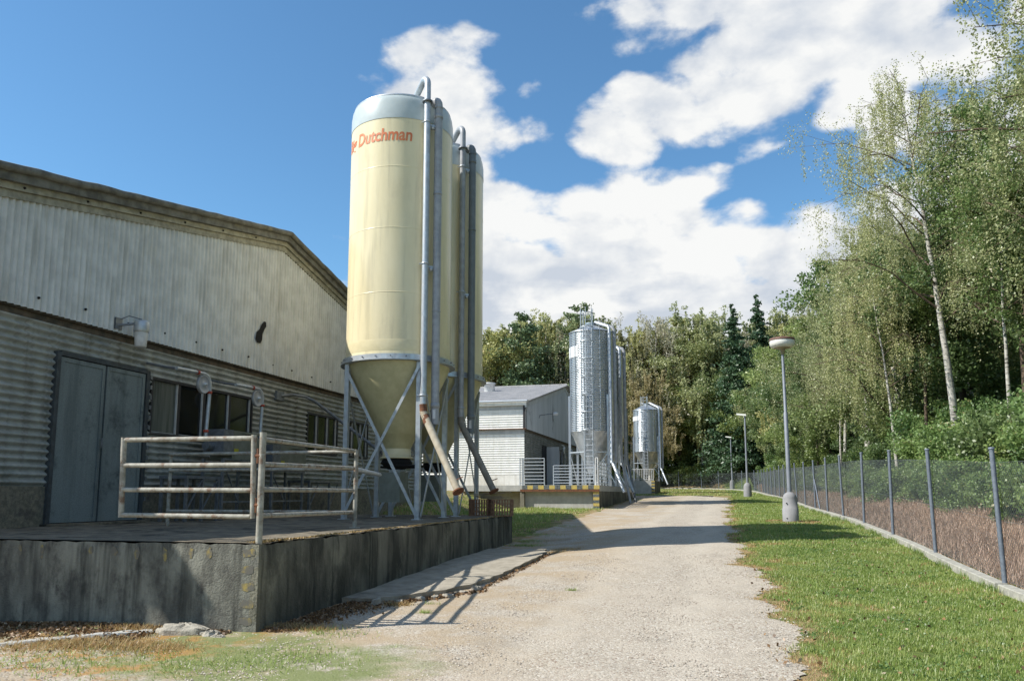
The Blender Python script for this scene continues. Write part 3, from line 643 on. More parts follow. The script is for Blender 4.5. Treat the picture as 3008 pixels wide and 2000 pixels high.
# door
dz=4.30
d=MB(); d.box(X+.02,X+.055,12.13,13.26,ZP+.06,dz-.07); dl=d.build('door','door_metal',b1,label='left leaf of grey-blue metal double door')
d=MB(); d.box(X+.02,X+.055,13.31,14.42,ZP+.06,dz-.07); dr=d.build('door','door_metal',b1,label='right leaf of grey-blue metal double door, dark stains low down')
for leaf,(a,b) in ((dl,(12.13,13.26)),(dr,(13.31,14.42))):
    m_=MB(); e=.075
    m_.box(X+.056,X+.072,a,a+e,ZP+.06,dz-.07); m_.box(X+.056,X+.072,b-e,b,ZP+.06,dz-.07); m_.box(X+.056,X+.072,a+e,b-e,ZP+.06,ZP+.14); m_.box(X+.056,X+.072,a+e,b-e,dz-.15,dz-.07); m_.build('door_rim','door_metal',leaf)
m_=MB(); m_.tube([(X+.075,13.23,2.55),(X+.12,13.23,2.55),(X+.12,13.23,2.75),(X+.075,13.23,2.75)],.012,6); m_.build('handle','galvanised_dark',dl)
m_=MB(); m_.box(X-.02,X+.09,12.02,12.11,ZP,dz+.02); m_.box(X-.02,X+.09,14.45,14.55,ZP,dz+.02); m_.box(X-.02,X+.09,12.11,14.45,dz-.05,dz+.04); m_.build('door_frame','door_dark',b1)
m_=MB(); m_.box(X-.06,X+.004,12.08,14.5,ZP,dz); m_.build('door_recess','black',b1)
m_=MB(); m_.box(X,X+.35,11.95,14.5,ZP+.004,ZP+.045); m_.build('door_step','concrete_top',b1)
for k,z in enumerate([1.5+.22*i for i in range(13)]):
    m_=MB(); m_.box(X+.05,X+.10,14.56,14.62,z,z+.09); m_.build('hinge_block','galvanised_dark',b1)
def window(root,ya,yb,z0,z1,bays,x=X,reflect=0):
    w=MB(); t=.06
    w.box(x-.05,x+.05,ya,yb,z0-t,z0); w.box(x-.05,x+.05,ya,yb,z1,z1+t); w.box(x-.05,x+.05,ya-.02,ya+t-.02,z0,z1); w.box(x-.05,x+.05,yb-t,yb,z0,z1)
    edges=[ya+t-.02]
    for b in bays: edges.append(b)
    edges.append(yb-t)
    for b in bays: w.box(x-.045,x+.03,b-.05,b+.05,z0,z1)
    f=w.build('window','window_frame',root)
    for i,(a,b) in enumerate(zip(edges[:-1],edges[1:])):
        p=MB(); p.box(x-.03,x-.015,a+(.05 if i else 0),b-.02,z0,z1); p.build('pane','glass_reflective' if i<reflect else 'glass_dark',f)
        q=MB(); q.box(x-.012,x+.035,b-.075,b-.055,z0,z1); q.build('mullion','mullion_white',f)
window(b1,14.68,18.62,3.0,4.16,[15.62,16.55,17.6],reflect=1); window(b1,21.6,23.6,2.95,4.08,[22.25,22.95]); window(b1,24.25,25.95,2.95,4.08,[24.75,25.4])
# ragged hole in the gable: flat black patch painted for its dark inside
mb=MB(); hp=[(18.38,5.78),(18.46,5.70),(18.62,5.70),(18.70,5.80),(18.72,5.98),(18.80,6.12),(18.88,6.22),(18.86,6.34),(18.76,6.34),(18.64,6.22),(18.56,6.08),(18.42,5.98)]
mb.add([(XU+.045,a,b) for a,b in hp],[tuple(range(len(hp)))]); mb.build('hole','black',b1,label='flat black patch for the dark inside of a ragged hole in the upper cladding')
rs=np.random.RandomState(4)
for y in np.arange(9.2,31,1.12):     # fixing bolts
    for z in (5.22,):
        mb=MB(); mb.lathe([(.0,.035),(.022,.03),(.026,0)],XU+.012,y+.05*rs.normal(),8,axis='x',cz=z+.02*rs.normal()); mb.build('bolt','black',b1)
for y in np.arange(9.4,19.4,1.45):
    mb=MB(); mb.lathe([(.0,.03),(.02,.025),(.024,0)],XU+.105,y,8,axis='x',cz=zr1(y)-.295); mb.build('bolt','black',b1)
# wall lamp: white jar under a galvanised cap on a bracket
L=empty('wall_lamp',(-11.8,13.6,5.0),'white jar-shaped wall lamp on a bracket above the grey double door','wall lamp')
cx,cy=-11.52,13.72
mb=MB(); mb.lathe([(.0,4.68),(.10,4.68),(.115,4.70),(.13,4.98),(.125,5.02)],cx,cy,20); mb.build('glass_jar','white_plastic',L)
mb=MB(); mb.lathe([(.145,5.0),(.155,5.03),(.155,5.20),(.13,5.24),(.0,5.26)],cx,cy,20); mb.build('cap','galvanised',L)
mb=MB(); mb.tube([(-11.86,13.42,5.10),(-11.6,13.6,5.16),(cx,cy,5.22)],.025,6); mb.tube([(-11.86,13.45,5.22),(-11.7,13.55,5.32),(cx,cy,5.27)],.012,6); mb.box(-11.87,-11.83,13.34,13.52,5.02,5.26); mb.build('bracket','galvanised_dark',L)

# ------------------------------------------------------------ corner wheels with chain tubes
def chain_wheel(y,z,label,ybot,zbot):
    x=-11.2; r=.21; root=empty('corner_wheel',(x,y,z),label,'conveyor wheel','chain corner wheels on the barn wall')
    mb=MB(); mb.lathe([(0,.03),(.04,.035),(.05,.02),(r-.03,.02),(r-.02,.035),(r,.035),(r,-.035),(0,-.035)],x,y,28,axis='x',cz=z); mb.build('disc','pvc_grey',root)
    mb=MB(); mb.lathe([(0,.10),(.03,.10),(.04,.03)],x,y,10,axis='x',cz=z); mb.build('hub','galvanised',root)
    rr=r+.035
    pts=[(x,y-.95,z+rr-.02),(x,y-.25,z+rr)]+arc((x,y,z),rr,math.pi/2,0,8,(0,1,0),(0,0,1))+[(x,(y+rr)*.9+ybot*.1,z-.3),(x,ybot,zbot)]
    mb=MB(); mb.tube(pts,.042,8); mb.build('chain_tube','galvanised',root)
    for p,ax in (((x,y-.22,z+rr),'y'),((x,y+rr,z-.16),'z'),((x,ybot,zbot+.12),'z')):
        mb=MB(); 
        if ax=='y': mb.lathe([(.05,-.035),(.055,-.035),(.055,.035),(.05,.035)],p[0],p[1],12,axis='y',cz=p[2])
        else: mb.lathe([(.05,-.03),(.056,-.03),(.056,.03),(.05,.03)],p[0],p[1],12,cz=p[2])
        mb.build('clamp','red_clamp',root)
    mb=MB(); mb.tube([(x-.75,y-.95,z+rr+.12),(x-.3,y-.95,z+rr+.02),(x,y-.9,z+rr-.02)],.03,6); mb.build('bracket','galvanised_dark',root)
chain_wheel(15.42,4.12,'grey corner wheel with bent steel tube, left of the two on the barn wall',15.6,2.95)
chain_wheel(17.62,4.06,'grey corner wheel with bent steel tube, right of the two on the barn wall',17.8,2.9)
# drive units on stands
def drive_unit(ya,yb,z0,z1,label,sticker):
    x0,x1=-11.55,-10.95; root=empty('drive_unit',(x0,ya,ZP),label,'conveyor drive','chain drive boxes along the barn wall')
    mb=MB(); mb.hexa([(x0,ya+.3,z0),(x1,ya+.3,z0),(x1,yb,z0+.05),(x0,yb,z0+.05),(x0,ya+.2,z1),(x1,ya+.2,z1),(x1,yb,z1-.12),(x0,yb,z1-.12)]); mb.build('housing','sheet_metal',root)
    mb=MB(); mb.box(x0+.1,x1+.02,ya-.1,ya+.28,z0+.1,z1+.02); mb.tube([((x0+x1)/2,ya-.32,z0+.3),((x0+x1)/2,ya-.1,z0+.3)],.10,12); mb.build('motor','galvanised_dark',root)
    mb=MB(); mb.box(x0+.04,x1-.03,ya+.25,yb+.05,z1-.03,z1+.02); mb.build('lid','sheet_metal',root)
    mb=MB(); mb.box(x1+.004,x1+.01,ya+.35,ya+.52,z0+.12,z0+.26); mb.build('sticker','yellow_sticker',root)
    for y in (ya,yb-.1):
        for x in (x0+.04,x1-.04):
            mb=MB(); mb.box(x-.03,x+.03,y-.03,y+.03,ZP,z0+.02); mb.build('leg','galvanised_dark',root)
    mb=MB(); mb.beam((x1-.04,ya,z0-.05),(x1-.04,ya+.7,ZP+.35),.03,.03); mb.beam((x1-.04,ya,z0),(x1-.04,yb,z0),.05,.05); mb.beam((x1-.04,ya,ZP+.42),(x1-.04,yb,ZP+.42),.04,.04); mb.build('stand_rail','galvanised_dark',root)
drive_unit(16.0,17.5,2.45,3.12,'grey sheet-metal drive box with yellow sticker below the left wheel',1)
drive_unit(18.1,19.75,2.25,2.9,'grey sheet-metal drive box with yellow sticker below the right wheel',1)
# work bench frames along the wall
def trough(ya,yb,label):
    x0,x1=-11.7,-11.0; root=empty('steel_stand',(x0,ya,ZP),label,'stand','dark steel stands along the barn wall')
    mb=MB(); mb.box(x0,x1,ya,yb,1.98,2.04); mb.build('top_plate','galvanised_dark',root)
    for y in (ya+.05,(ya+yb)/2,yb-.05):
        for x in (x0+.04,x1-.04):
            mb=MB(); mb.box(x-.03,x+.03,y-.03,y+.03,ZP,1.98); mb.build('leg','galvanised_dark',root)
    for y in (ya+.05,(ya+yb)/2):
        mb=MB(); mb.beam((x1-.02,y,1.3),(x1-.02,y+.5,1.95),.03,.03); mb.build('brace','galvanised_dark',root)
trough(14.75,15.95,'dark steel stand below the first window beside the double door'); trough(20.1,22.6,'dark steel stand on the wall side behind the cream silo')
# ------------------------------------------------------------ pipe gate and railings on the platform
g=empty('pipe_gate',(-7.4,8.62,1.37),'open rusty-white pipe gate leaf with four bars at the platform front','gate')
for z in (2.33,2.0,1.69,1.37):
    mb=MB(); x0=-7.36 if z<2.3 else -7.40; mb.tube([(x0,8.62,z),(-5.50,8.62,z-.01)],.031,10,smooth=True); mb.build('bar','old_paint',g)
for x,xb in ((-7.40,-7.37),(-5.50,-5.47)):
    mb=MB(); mb.tube([(x,8.62,2.36),(xb,8.62,1.34)],.036,10); mb.build('upright','old_paint',g)
for z in (2.1,1.5):
    mb=MB(); mb.tube([(-5.47,8.62,z),(-5.39,8.62,z)],.028,8); mb.tube([(-5.43,8.62,z-.09),(-5.43,8.62,z+.09)],.022,8); mb.build('hinge','rust',g)
r_=empty('pipe_railing',(-5.38,8.62,ZP),'bent pipe railing running from the corner post back to the barn wall','railing')
mb=MB(); mb.tube([(-5.38,8.63,ZP-.02),(-5.38,8.63,2.39)],.04,12,caps=False); mb.lathe([(.04,2.39),(.030,2.39),(.030,2.2)],-5.38,8.63,12); mb.build('post','old_paint',r_,label='corner post open at the top')
mb=MB(); mb.disc((-5.38,8.63),.030,2.30,12); mb.build('post_bore','black',r_)  # black disc painted for the dark inside of the hollow post
xe=xedge(12.7)-.4
mb=MB(); mb.tube([(-6.1,12.77,ZP),(-6.1,12.77,2.42)],.038,10); mb.lathe([(.09,ZP+.005),(.09,ZP+.02),(.03,ZP+.02)],-6.1,12.77,12); mb.build('post','old_paint',r_)
for z,z2 in ((2.31,2.38),(2.0,2.08),(1.69,1.70),(1.37,1.33)):
    pts=[(-5.42,8.66,z),(-6.02,12.35,z2)]+arc((-6.27,12.45,z2),.25,-.1,math.pi/2,6,(1,0,0),(0,1,0))+[(-9.9,12.75,z2)]
    mb=MB(); mb.tube(pts,.030,8); mb.build('bar','old_paint',r_)
for x in (-9.9,-8.0):
    mb=MB(); mb.tube([(x,12.78,ZP),(x,12.78,2.42)],.034,8); mb.build('post','old_paint',r_)
bm_=MB(); bm_.tube([(-6.12,12.8,2.07),(-6.55,14.8,2.03)],.042,10); o=bm_.build('stub_rail','galvanised',r_)

# ------------------------------------------------------------ cream feed silos
def bow(p_start,p_top1,r):  # not used
    pass
def cream_silo(cx,cy,label,dark=False,text=False):
    root=empty('feed_silo',(cx,cy,ZP),label,'feed silo','cream feed silos on the near platform'); Rr=1.31
    mb=MB(); mb.lathe([(Rr,4.95),(Rr,5.02),(Rr,10.86)],cx,cy,72); mb.build('tank','cream_grp',root)
    mb=MB(); mb.lathe([(Rr+.002,5.03),(Rr+.006,5.06),(Rr+.006,5.26),(Rr+.001,5.30)],cx,cy,72); mb.build('seam_band','cream_band',root)
    cap=[(Rr+.008,10.84),(Rr+.010,10.86),(Rr+.006,11.20),(Rr-.01,11.30)]
    for i in range(1,9):
        a=i/8*math.pi/2*.93; cap.append((Rr-.01-.42+.42*math.cos(a),11.30+.33*math.sin(a)))
    cap+=[(.6,11.68),(.33,11.70),(.33,11.74),(0,11.75)]
    mb=MB(); mb.lathe(cap,cx,cy,72); cp=mb.build('dome_cap','grey_grp',root)
    mb=MB(); mb.lathe([(Rr-.07,11.46),(Rr-.055,11.49),(Rr-.10,11.53)],cx,cy,64); mb.build('cap_seam','galvanised',cp)
    mb=MB(); mb.lathe([(Rr+.012,4.94),(Rr+.075,4.94),(Rr+.075,4.82),(Rr+.12,4.82),(Rr+.12,4.795),(Rr-.02,4.79)],cx,cy,64,smooth=False); mb.build('support_ring','galvanised',root)
    mb=MB(); mb.lathe([(Rr+.005,4.95),(Rr-.02,4.76),(Rr-.26,4.2),(Rr-.64,3.46),(.58,3.34),(.53,3.12),(.50,3.10),(.33,2.74)],cx,cy,64); mb.build('hopper','hopper_grp',root)
    mb=MB(); mb.lathe([(.35,2.76),(.35,2.56),(.40,2.56),(.40,2.52),(.30,2.52)],cx,cy,32); mb.build('outlet_collar','cream_band',root)
    mb=MB(); mb.lathe([(.34,2.51),(.40,2.40),(.22,2.26),(.0,2.26)],cx,cy,28); mb.lathe([(.66,2.30),(.70,2.33),(.66,2.36)],cx,cy,28,a0=-1.2,a1=2.6); mb.build('outlet_boot','black',root)
    mb=MB(); mb.box(cx-.33,cx+.22,cy-.30,cy+.25,1.45,2.18); mb.build('discharge_box','sheet_metal',root)
    mb=MB(); mb.box(cx-.25,cx+.02,cy-.71,cy-.68,3.13,3.2) ; 
    s=.93; legs=[(-s,-s),(s,-s),(s,s),(-s,s)]
    for (a,b) in legs:
        mb=MB(); x,y=cx+a,cy+b; mb.box(x-.055,x+.055,y-.055,y+.055,ZP,4.79); mb.box(x-.11,x+.11,y-.11,y+.11,ZP+.004,ZP+.02); mb.build('leg','galvanised',root)
    for i in range(4):
        (a,b),(c,d_)=legs[i],legs[(i+1)%4]
        nx,ny=(a+c)/2,(b+d_)/2; l=math.hypot(nx,ny); nx/=l; ny/=l
        for q,(p1,p2) in enumerate((((a,b),(c,d_)),((c,d_),(a,b)))):
            o1=.065+.022*q
            mb=MB(); mb.beam((cx+p1[0]+nx*o1,cy+p1[1]+ny*o1,4.62),(cx+p2[0]+nx*o1,cy+p2[1]+ny*o1,ZP+.08),.015,.075,up=(nx,ny,0)) if False else mb.beam((cx+p1[0]+nx*o1,cy+p1[1]+ny*o1,4.62),(cx+p2[0]+nx*o1,cy+p2[1]+ny*o1,ZP+.08),.014,.07,up=(0,0,1)); mb.build('brace','galvanised',root)
    for z in (6.45,8.05,9.6):
        mb=MB(); mb.lathe([(Rr+.0005,z-.012),(Rr+.004,z-.006),(Rr+.004,z+.006),(Rr+.0005,z+.012)],cx,cy,64); mb.build('seam','cream_grp',root)
    for k in range(24):
        a=2*math.pi*k/24; x,y=cx+(Rr+.08)*math.cos(a),cy+(Rr+.08)*math.sin(a); mb=MB(); mb.tube([(x,y,4.88),(x+.03*math.cos(a),y+.03*math.sin(a),4.88)],.016,6,smooth=False); mb.build('bolt','galvanised_dark',root)
    # filling pipe: rises beside the tank, bends over into the cap
    va=math.atan2(-cy,-cx)
    aA=R(-43.5); aB=R(-32)
    ax,ay=cx+1.47*math.cos(aA),cy+1.47*math.sin(aA)
    top=11.74
    d=Vector((cx-ax,cy-ay,0)).normalized(); 
    pts=[(ax,ay,3.62),(ax,ay,8),(ax,ay,top)]+[tuple(p) for p in arc((ax+d.x*.20,ay+d.y*.20,top),.20,math.pi,math.pi*.30,7,(d.x,d.y,0),(0,0,1))]
    e=Vector(pts[-1])+Vector((d.x*.42,d.y*.42,-.22)); pts.append(tuple(e)); pts.append(tuple(e+Vector((d.x*.14,d.y*.14,-.16)))); pts.append(tuple(e+Vector((d.x*.17,d.y*.17,-.34))))
    m1='galvanised' if not dark else 'pvc_grey'
    mb=MB(); mb.tube(pts,.080,14); fp=mb.build('fill_pipe',m1,root)
    mb=MB(); mb.lathe([(.08,-.02),(.13,-.02),(.13,.02),(.08,.02)],ax,ay,16,cz=11.28); mb.build('flange','galvanised_dark',fp)
    for z in (10.75,7.15,3.95):
        mb=MB(); mb.lathe([(.083,-.02),(.093,-.02),(.093,.02),(.083,.02)],ax,ay,14,cz=z); mb.tube([(ax-.14,ay-.03,z),(ax+.1,ay+.05,z)],.014,5); mb.build('clamp','galvanised',fp)
    # lower chute
    if not dark: ex,ey,ez=-5.45,cy-1.75,1.70
    else: ex,ey,ez=-5.52,cy-1.35,1.72
    mb=MB(); mb.tube([(ax,ay,3.70),(ax+.01,ay,3.55),(ax+.08,ay-.04,3.42),(ex,ey,ez)],[.085,.09,.09,.085],12); ch=mb.build('chute','tube_rust' if not dark else 'tube_dull',root)
    dv=(Vector((ex,ey,ez))-Vector((ax+.08,ay-.04,3.42))).normalized(); f0=Vector((ex,ey,ez))
    mb=MB(); mb.tube([f0-dv*.02,f0+dv*.01],.135,16,smooth=False); mb.build('flange','rust',ch)
    mb=MB(); mb.tube([f0-dv*.25+Vector((.05,0,.06)),f0-dv*.15+Vector((.16,0,.2))],.012,5); mb.build('lever','rust',ch)
    if not dark:
        mb=MB(); mb.tube([(ax,ay,3.74),(ax+.012,ay,3.54),(ax+.09,ay-.045,3.41),(ax+.16,ay-.10,3.27)],.09,12); mb.build('rusty_elbow','rust',ch)
    # wide vent pipe
    bx,by=cx+1.52*math.cos(aB),cy+1.52*math.sin(aB)
    d=Vector((cx-bx,cy-by,0)).normalized(); topb=11.26
    pts=[(bx,by,3.28),(bx,by,topb)]+[tuple(p) for p in arc((bx+d.x*.15,by+d.y*.15,topb),.15,math.pi,math.pi*.25,6,(d.x,d.y,0),(0,0,1))]+[(bx+d.x*.42,by+d.y*.42,topb+.02)]
    mb=MB(); mb.tube(pts,.098,14); vp=mb.build('vent_pipe','pvc_grey' if not dark else 'pvc_dark',root)
    for z,h in ((3.72,.12),(8.95,.05),(10.95,.10),(11.18,.03),(6.0,.02)):
        mb=MB(); mb.lathe([(.098,-h/2),(.108,-h/2),(.108,h/2),(.098,h/2)],bx,by,14,cz=z); mb.build('sleeve','pvc_grey' if not dark else 'pvc_dark',vp)
    mb=MB(); mb.box(bx-.02,bx+.05,by-.108,by-.102,3.40,3.62); mb.build('paper_label','white_plastic',vp)
    for z in (10.75,7.15):
        mb=MB(); mb.beam((ax,ay,z-.06),(bx,by,z-.06),.03,.05); mb.lathe([(0,-.05),(.05,-.04),(.05,.04),(0,.05)],(ax+bx)/2,(ay+by)/2,10,cz=z-.12); mb.build('pipe_strut','galvanised',root)
    if text:
        fc=bpy.data.curves.new('txt','FONT'); fc.body='Big Dutchman'; fc.size=1; fc.offset=.022; fc.resolution_u=3; fc.shear=.12
        to=bpy.data.objects.new('txt',fc); COL.objects.link(to); bpy.context.view_layer.update()
        me=bpy.data.meshes.new_from_object(to); bpy.data.objects.remove(to)
        import bmesh
        bm=bmesh.new(); bm.from_mesh(me); bmesh.ops.triangulate(bm,faces=bm.faces[:]); bmesh.ops.subdivide_edges(bm,edges=[e for e in bm.edges if e.calc_length()>.25],cuts=2); bmesh.ops.triangulate(bm,faces=bm.faces[:])
        xs_=[v.co.x for v in bm.verts]; x1=max(xs_); x0=min(xs_)
        # 'Dutchman' spans about 67 degrees of the tank
        # measure width of the word without 'Big '
        scale=.45; sx=.365
        for v in bm.verts:
            u=(v.co.x-x1)*sx; zz=10.26+v.co.y*scale; a=R(-57)+u/Rr
            v.co=Vector(((Rr+.006)*math.cos(a)+0,(Rr+.006)*math.sin(a),zz-ZP))
        seen=set(); isl=[]
        for v in bm.verts:
            if v.index in seen: continue
            st=[v]; seen.add(v.index); comp=[]
            while st:
                q=st.pop(); comp.append(q.index)
                for e in q.link_edges:
                    w_=e.other_vert(q)
                    if w_.index not in seen: seen.add(w_.index); st.append(w_)
            isl.append(comp)
        bm.verts.ensure_lookup_table()
        bm.to_mesh(me); bm.free()
        def span(c): 
            an=[math.atan2(me.vertices[i_].co.y,me.vertices[i_].co.x) for i_ in c]; an=[a_ if a_<1 else a_-2*math.pi for a_ in an]; return min(an),max(an)
        isl=sorted(isl,key=lambda c: span(c)[0]); groups=[]
        for c in isl:
            a_,b_=span(c)
            if groups and a_<groups[-1][1]-.6*(b_-a_): groups[-1][0].extend(c); groups[-1][1]=max(b_,groups[-1][1])
            else: groups.append([list(c),b_])
        for gset,_ in groups:
            idx={v_:k_ for k_,v_ in enumerate(gset)}; vs_=[tuple(me.vertices[v_].co) for v_ in gset]
            fs_=[tuple(idx[q] for q in p.vertices) for p in me.polygons if p.vertices[0] in idx]
            lm=bpy.data.meshes.new('letter'); lm.from_pydata(vs_,[],fs_); lo=link_mesh('letter',lm,'letter_red',root)
    mb=MB(); a=R(-64); mb.box(cx+.06,cx+.22,cy-.66,cy-.63,3.02,3.12); 
    return root
cream_silo(-7.65,18.3,'front cream silo with grey dome cap and faded orange lettering on the near platform',text=True)
cream_silo(-7.62,21.05,'rear cream silo half hidden behind the lettered one, with darker pipes',dark=True)
# auger from silo to barn
a_=empty('feed_auger',(-11.9,20.0,4.4),'thin diagonal auger tube from the barn wall down to the front cream silo','auger')
mb=MB(); mb.tube([(-11.95,19.9,4.42),(-11.75,20.3,4.5),(-11.6,20.75,4.5),(-11.3,20.8,4.35),(-7.75,18.9,2.3)],.042,8); mb.build('auger_tube','galvanised_dark',a_)
mb=MB(); mb.box(-11.98,-11.9,19.7,20.1,4.3,4.55); mb.build('wall_plate','galvanised_dark',a_)

# crates at the platform end
def crate(cx,cy,z0,rot,label,w=.56,dd=.40,h=.46):
    root=empty('slotted_crate',(cx,cy,z0),label,'crate','slotted brown crates at the platform end')
    c,s=math.cos(rot),math.sin(rot)
    def P(x,y,z): return (cx+x*c-y*s,cy+x*s+y*c,z0+z)
    def bx(mb,x0,x1,y0,y1,z0_,z1_): mb.hexa([P(x0,y0,z0_),P(x1,y0,z0_),P(x1,y1,z0_),P(x0,y1,z0_),P(x0,y0,z1_),P(x1,y0,z1_),P(x1,y1,z1_),P(x0,y1,z1_)])
    for side in (0,1,2,3):
        mb=MB(); W=w if side%2==0 else dd
        n=7 if side%2==0 else 5
        def bb(u0,u1,z0_,z1_):
            if side==0: bx(mb,u0-w/2,u1-w/2,-dd/2,-dd/2+.018,z0_,z1_)
            elif side==2: bx(mb,u0-w/2,u1-w/2,dd/2-.018,dd/2,z0_,z1_)
            elif side==1: bx(mb,w/2-.018,w/2,u0-dd/2,u1-dd/2,z0_,z1_)
            else: bx(mb,-w/2,-w/2+.018,u0-dd/2,u1-dd/2,z0_,z1_)
        rows=4; t=.022
        for r in range(rows+1): bb(0,W,(h-t)*r/rows,(h-t)*r/rows+t)
        for r in range(rows):
            for k in range(n+1): 
                u=(W-t)*k/n; bb(u,u+t*1.1,(h-t)*r/rows+t,(h-t)*(r+1)/rows)
        mb.build('slotted_side','crate_brown',root)
    mb=MB(); bx(mb,-w/2+.02,w/2-.02,-dd/2+.02,dd/2-.02,0,.02); mb.build('floor','crate_brown',root)
crate(-5.72,21.25,ZP,.03,'brown slotted crate at the platform end, nearest the road'); crate(-6.36,21.3,ZP,-.04,'brown slotted crate behind the silo leg, farther from the road'); 
pl=empty('scrap_boards',(-6.1,21.3,ZP+.47),'weathered wood scraps heaped on top of the two slotted crates','scrap wood')
rs=np.random.RandomState(12)
for k in range(9):
    a=rs.uniform(-.25,.25); x=-6.1+rs.uniform(-.35,.25); y=21.28+rs.uniform(-.12,.12); L_=rs.uniform(.2,.42); z=ZP+.485+.022*k*.8
    mb=MB(); mb.beam((x-L_*math.cos(a),y-L_*math.sin(a)*.4,z),(x+L_*math.cos(a),y+L_*math.sin(a)*.4,z+rs.uniform(-.0,.05)),.09,.018); mb.build('board','old_wood',pl)

# ------------------------------------------------------------ second barn
ops2=[dict(kind='door',y0=55.5,y1=58.2,z0=2.15,z1=5.2),dict(kind='win',y0=60.0,y1=63.5,z0=4.0,z1=5.2)]
ZB2=2.13
b2,_,_,zr2,clad2=barn(50.25,64.2,77.5,ZB2,2.95,5.95,7.8,10.75,.205,'farther barn with white ribbed side wall and grey gable beyond the second platform','poultry barns',second=True,openings=ops2,sheet_pitch=.15)
# its lit side wall: white ribbed sheets in two storeys
def side_sheets(z0,z1,y,mt,x0=-58,x1=-11.86,w=2.4):
    x=x1; 
    while x>x0:
        xe_=max(x0,x-w); mb=MB(); wave_sheet(mb,(xe_-.01,y-.003*(int(-x)%2),z0),(0,0,1),(1,0,0),0,z1-z0,(0,-1,0),.017,.155,6,phase=.03,top=lambda u,l=x-xe_+.01:l); mb.build('siding_sheet',mt,b2); x=xe_
side_sheets(5.98,7.22,50.10,'siding_white'); side_sheets(2.98,5.62,50.255,'siding_white',x1=-12.02)
mb=MB(); mb.box(-58,-11.88,50.14,50.3,7.22,7.50); mb.build('painted_shadow','cladding_grey',b2)  # grey strip painted in for the shadow below the eaves
mb=MB(); mb.box(-58,-12.02,50.25,50.5,5.62,5.94); mb.build('painted_shadow','cladding_grey',b2)  # grey strip painted in for the shadow below the upper sheets
mb=MB(); mb.box(-58,-11.86,50.0,50.34,5.94,5.975); mb.build('ledge','rust',b2)
mb=MB(); mb.box(-58,-12.0,50.24,50.5,1.2,2.95); mb.build('plinth','plinth_white',b2)
mb=MB(); mb.tube([(-58,49.78,7.76),(-11.7,49.78,7.76)],.075,10); mb.build('gutter','galvanised',b2)
mb=MB(); mb.box(-58,-11.8,49.9,50.14,7.5,7.7); mb.build('fascia_board','siding_white',b2)
mb=MB(); mb.box(-12.05,-11.9,50.0,50.22,5.98,7.6); mb.build('corner_post','window_frame',b2)
mb=MB(); mb.box(-12.0,-11.95,55.5,57.0,ZB2,5.2); mb.build('doorway_dark','black',b2)  # black sheet painted for the darkness inside the open doorway
mb=MB(); mb.box(-11.93,-11.0,56.95,57.03,ZB2,5.15); mb.build('door','cladding_grey',b2,label='grey metal door standing open')
window(b2,60.0,63.5,4.0,5.2,[61.2,62.4],x=-12)
v=empty('roof_vent',(-17.2,59.6,zr2(59.6)),'short white vent stack on the roof of the farther barn','vent'); mb=MB(); mb.lathe([(.42,-.4),(.42,.55),(.47,.55),(.47,.66),(.0,.70)],-17.1,59.6,20,cz=zr2(59.6)); mb.build('stack','white_plastic',v)
def arm_lamp(y,z,dy,label):
    L=empty('arm_lamp',(-11.86,y,z),label,'outdoor lamp')
    mb=MB(); mb.tube([(-11.85,y,z-.25),(-11.8,y,z-.05),(-11.3,y+dy*.6,z+.06),(-10.9,y+dy,z+.1)],.03,6); mb.build('arm','galvanised_dark',L)
    mb=MB(); mb.lathe([(0,-.14),(.16,-.12),(.20,-.02),(.17,.08),(0,.12)],-10.8,y+dy+.1,16,cz=z+.12); mb.build('lamp_head','white_plastic',L)
arm_lamp(54.0,7.25,.6,'white lamp on a short arm on the grey gable of the farther barn')
for k,(y,z) in enumerate(((60.5,5.1),(64.0,5.0))):
    x=-11.3; root=empty('corner_wheel',(x,y,z),('pale disc wheel on the farther barn gable, nearest its open door','pale disc wheel on the farther barn gable, nearest the steel silo')[k],'conveyor wheel')
    mb=MB(); mb.lathe([(0,.05),(.3,.05),(.3,-.05),(0,-.05)],x,y,20,axis='x',cz=z); mb.build('disc','galvanised',root)
    mb=MB(); mb.tube([(x,y-.8,z+.34),(x,y,z+.34),(x,y+.34,z),(x,y+.36,z-2)],.05,6); mb.build('chain_tube','galvanised',root)

# ------------------------------------------------------------ second platform
p2=empty('loading_platform',(-5.6,39.6,ZB2),'second concrete platform with yellow and black striped edge and steel silos','loading platform')
YA=39.6; zb0=.6
mb=MB(); mb.box(-13.0,-5.62,YA+.02,57.5,1.83,ZB2); mb.build('deck','concrete_light',p2)
mb=MB(); mb.box(-9.5,-5.92,YA+.28,YA+.5,.6,1.83); mb.build('front_wall','concrete_light',p2)
mb=MB(); mb.box(-9.72,-9.5,YA+.05,YA+.6,.6,1.83); mb.build('wing_wall','concrete_mossy',p2)
mb=MB(); mb.box(-13.0,-9.73,YA+.5,YA+.9,.6,ZB2-.02); mb.build('retaining_wall','concrete_beige',p2)
mb=MB(); mb.box(-5.92,-5.62,YA+.06,57.4,.6,1.83); mb.build('side_wall','concrete_mossy',p2)
mb=MB(); mb.box(-9.7,-5.6,YA-.0,YA+.02,1.80,1.92); mb.build('edge_angle','rust',p2,label='rusty steel edge below the stripes')
rs=np.random.RandomState(2)
for k in range(14):
    x=-9.6+k*.286; mb=MB(); mb.box(x,x+.28,YA-.006,YA+.018,1.925,ZB2-.01); mb.build('edge_stripe','yellow_bright' if k%2 else 'black_paint',p2)
for k in range(7):
    z=.78+k*.15; mb=MB(); mb.box(-5.93,-5.625,YA+.045,YA+.058,z,z+.145); mb.build('edge_stripe','yellow_bright' if k%2==0 else 'black_paint',p2)
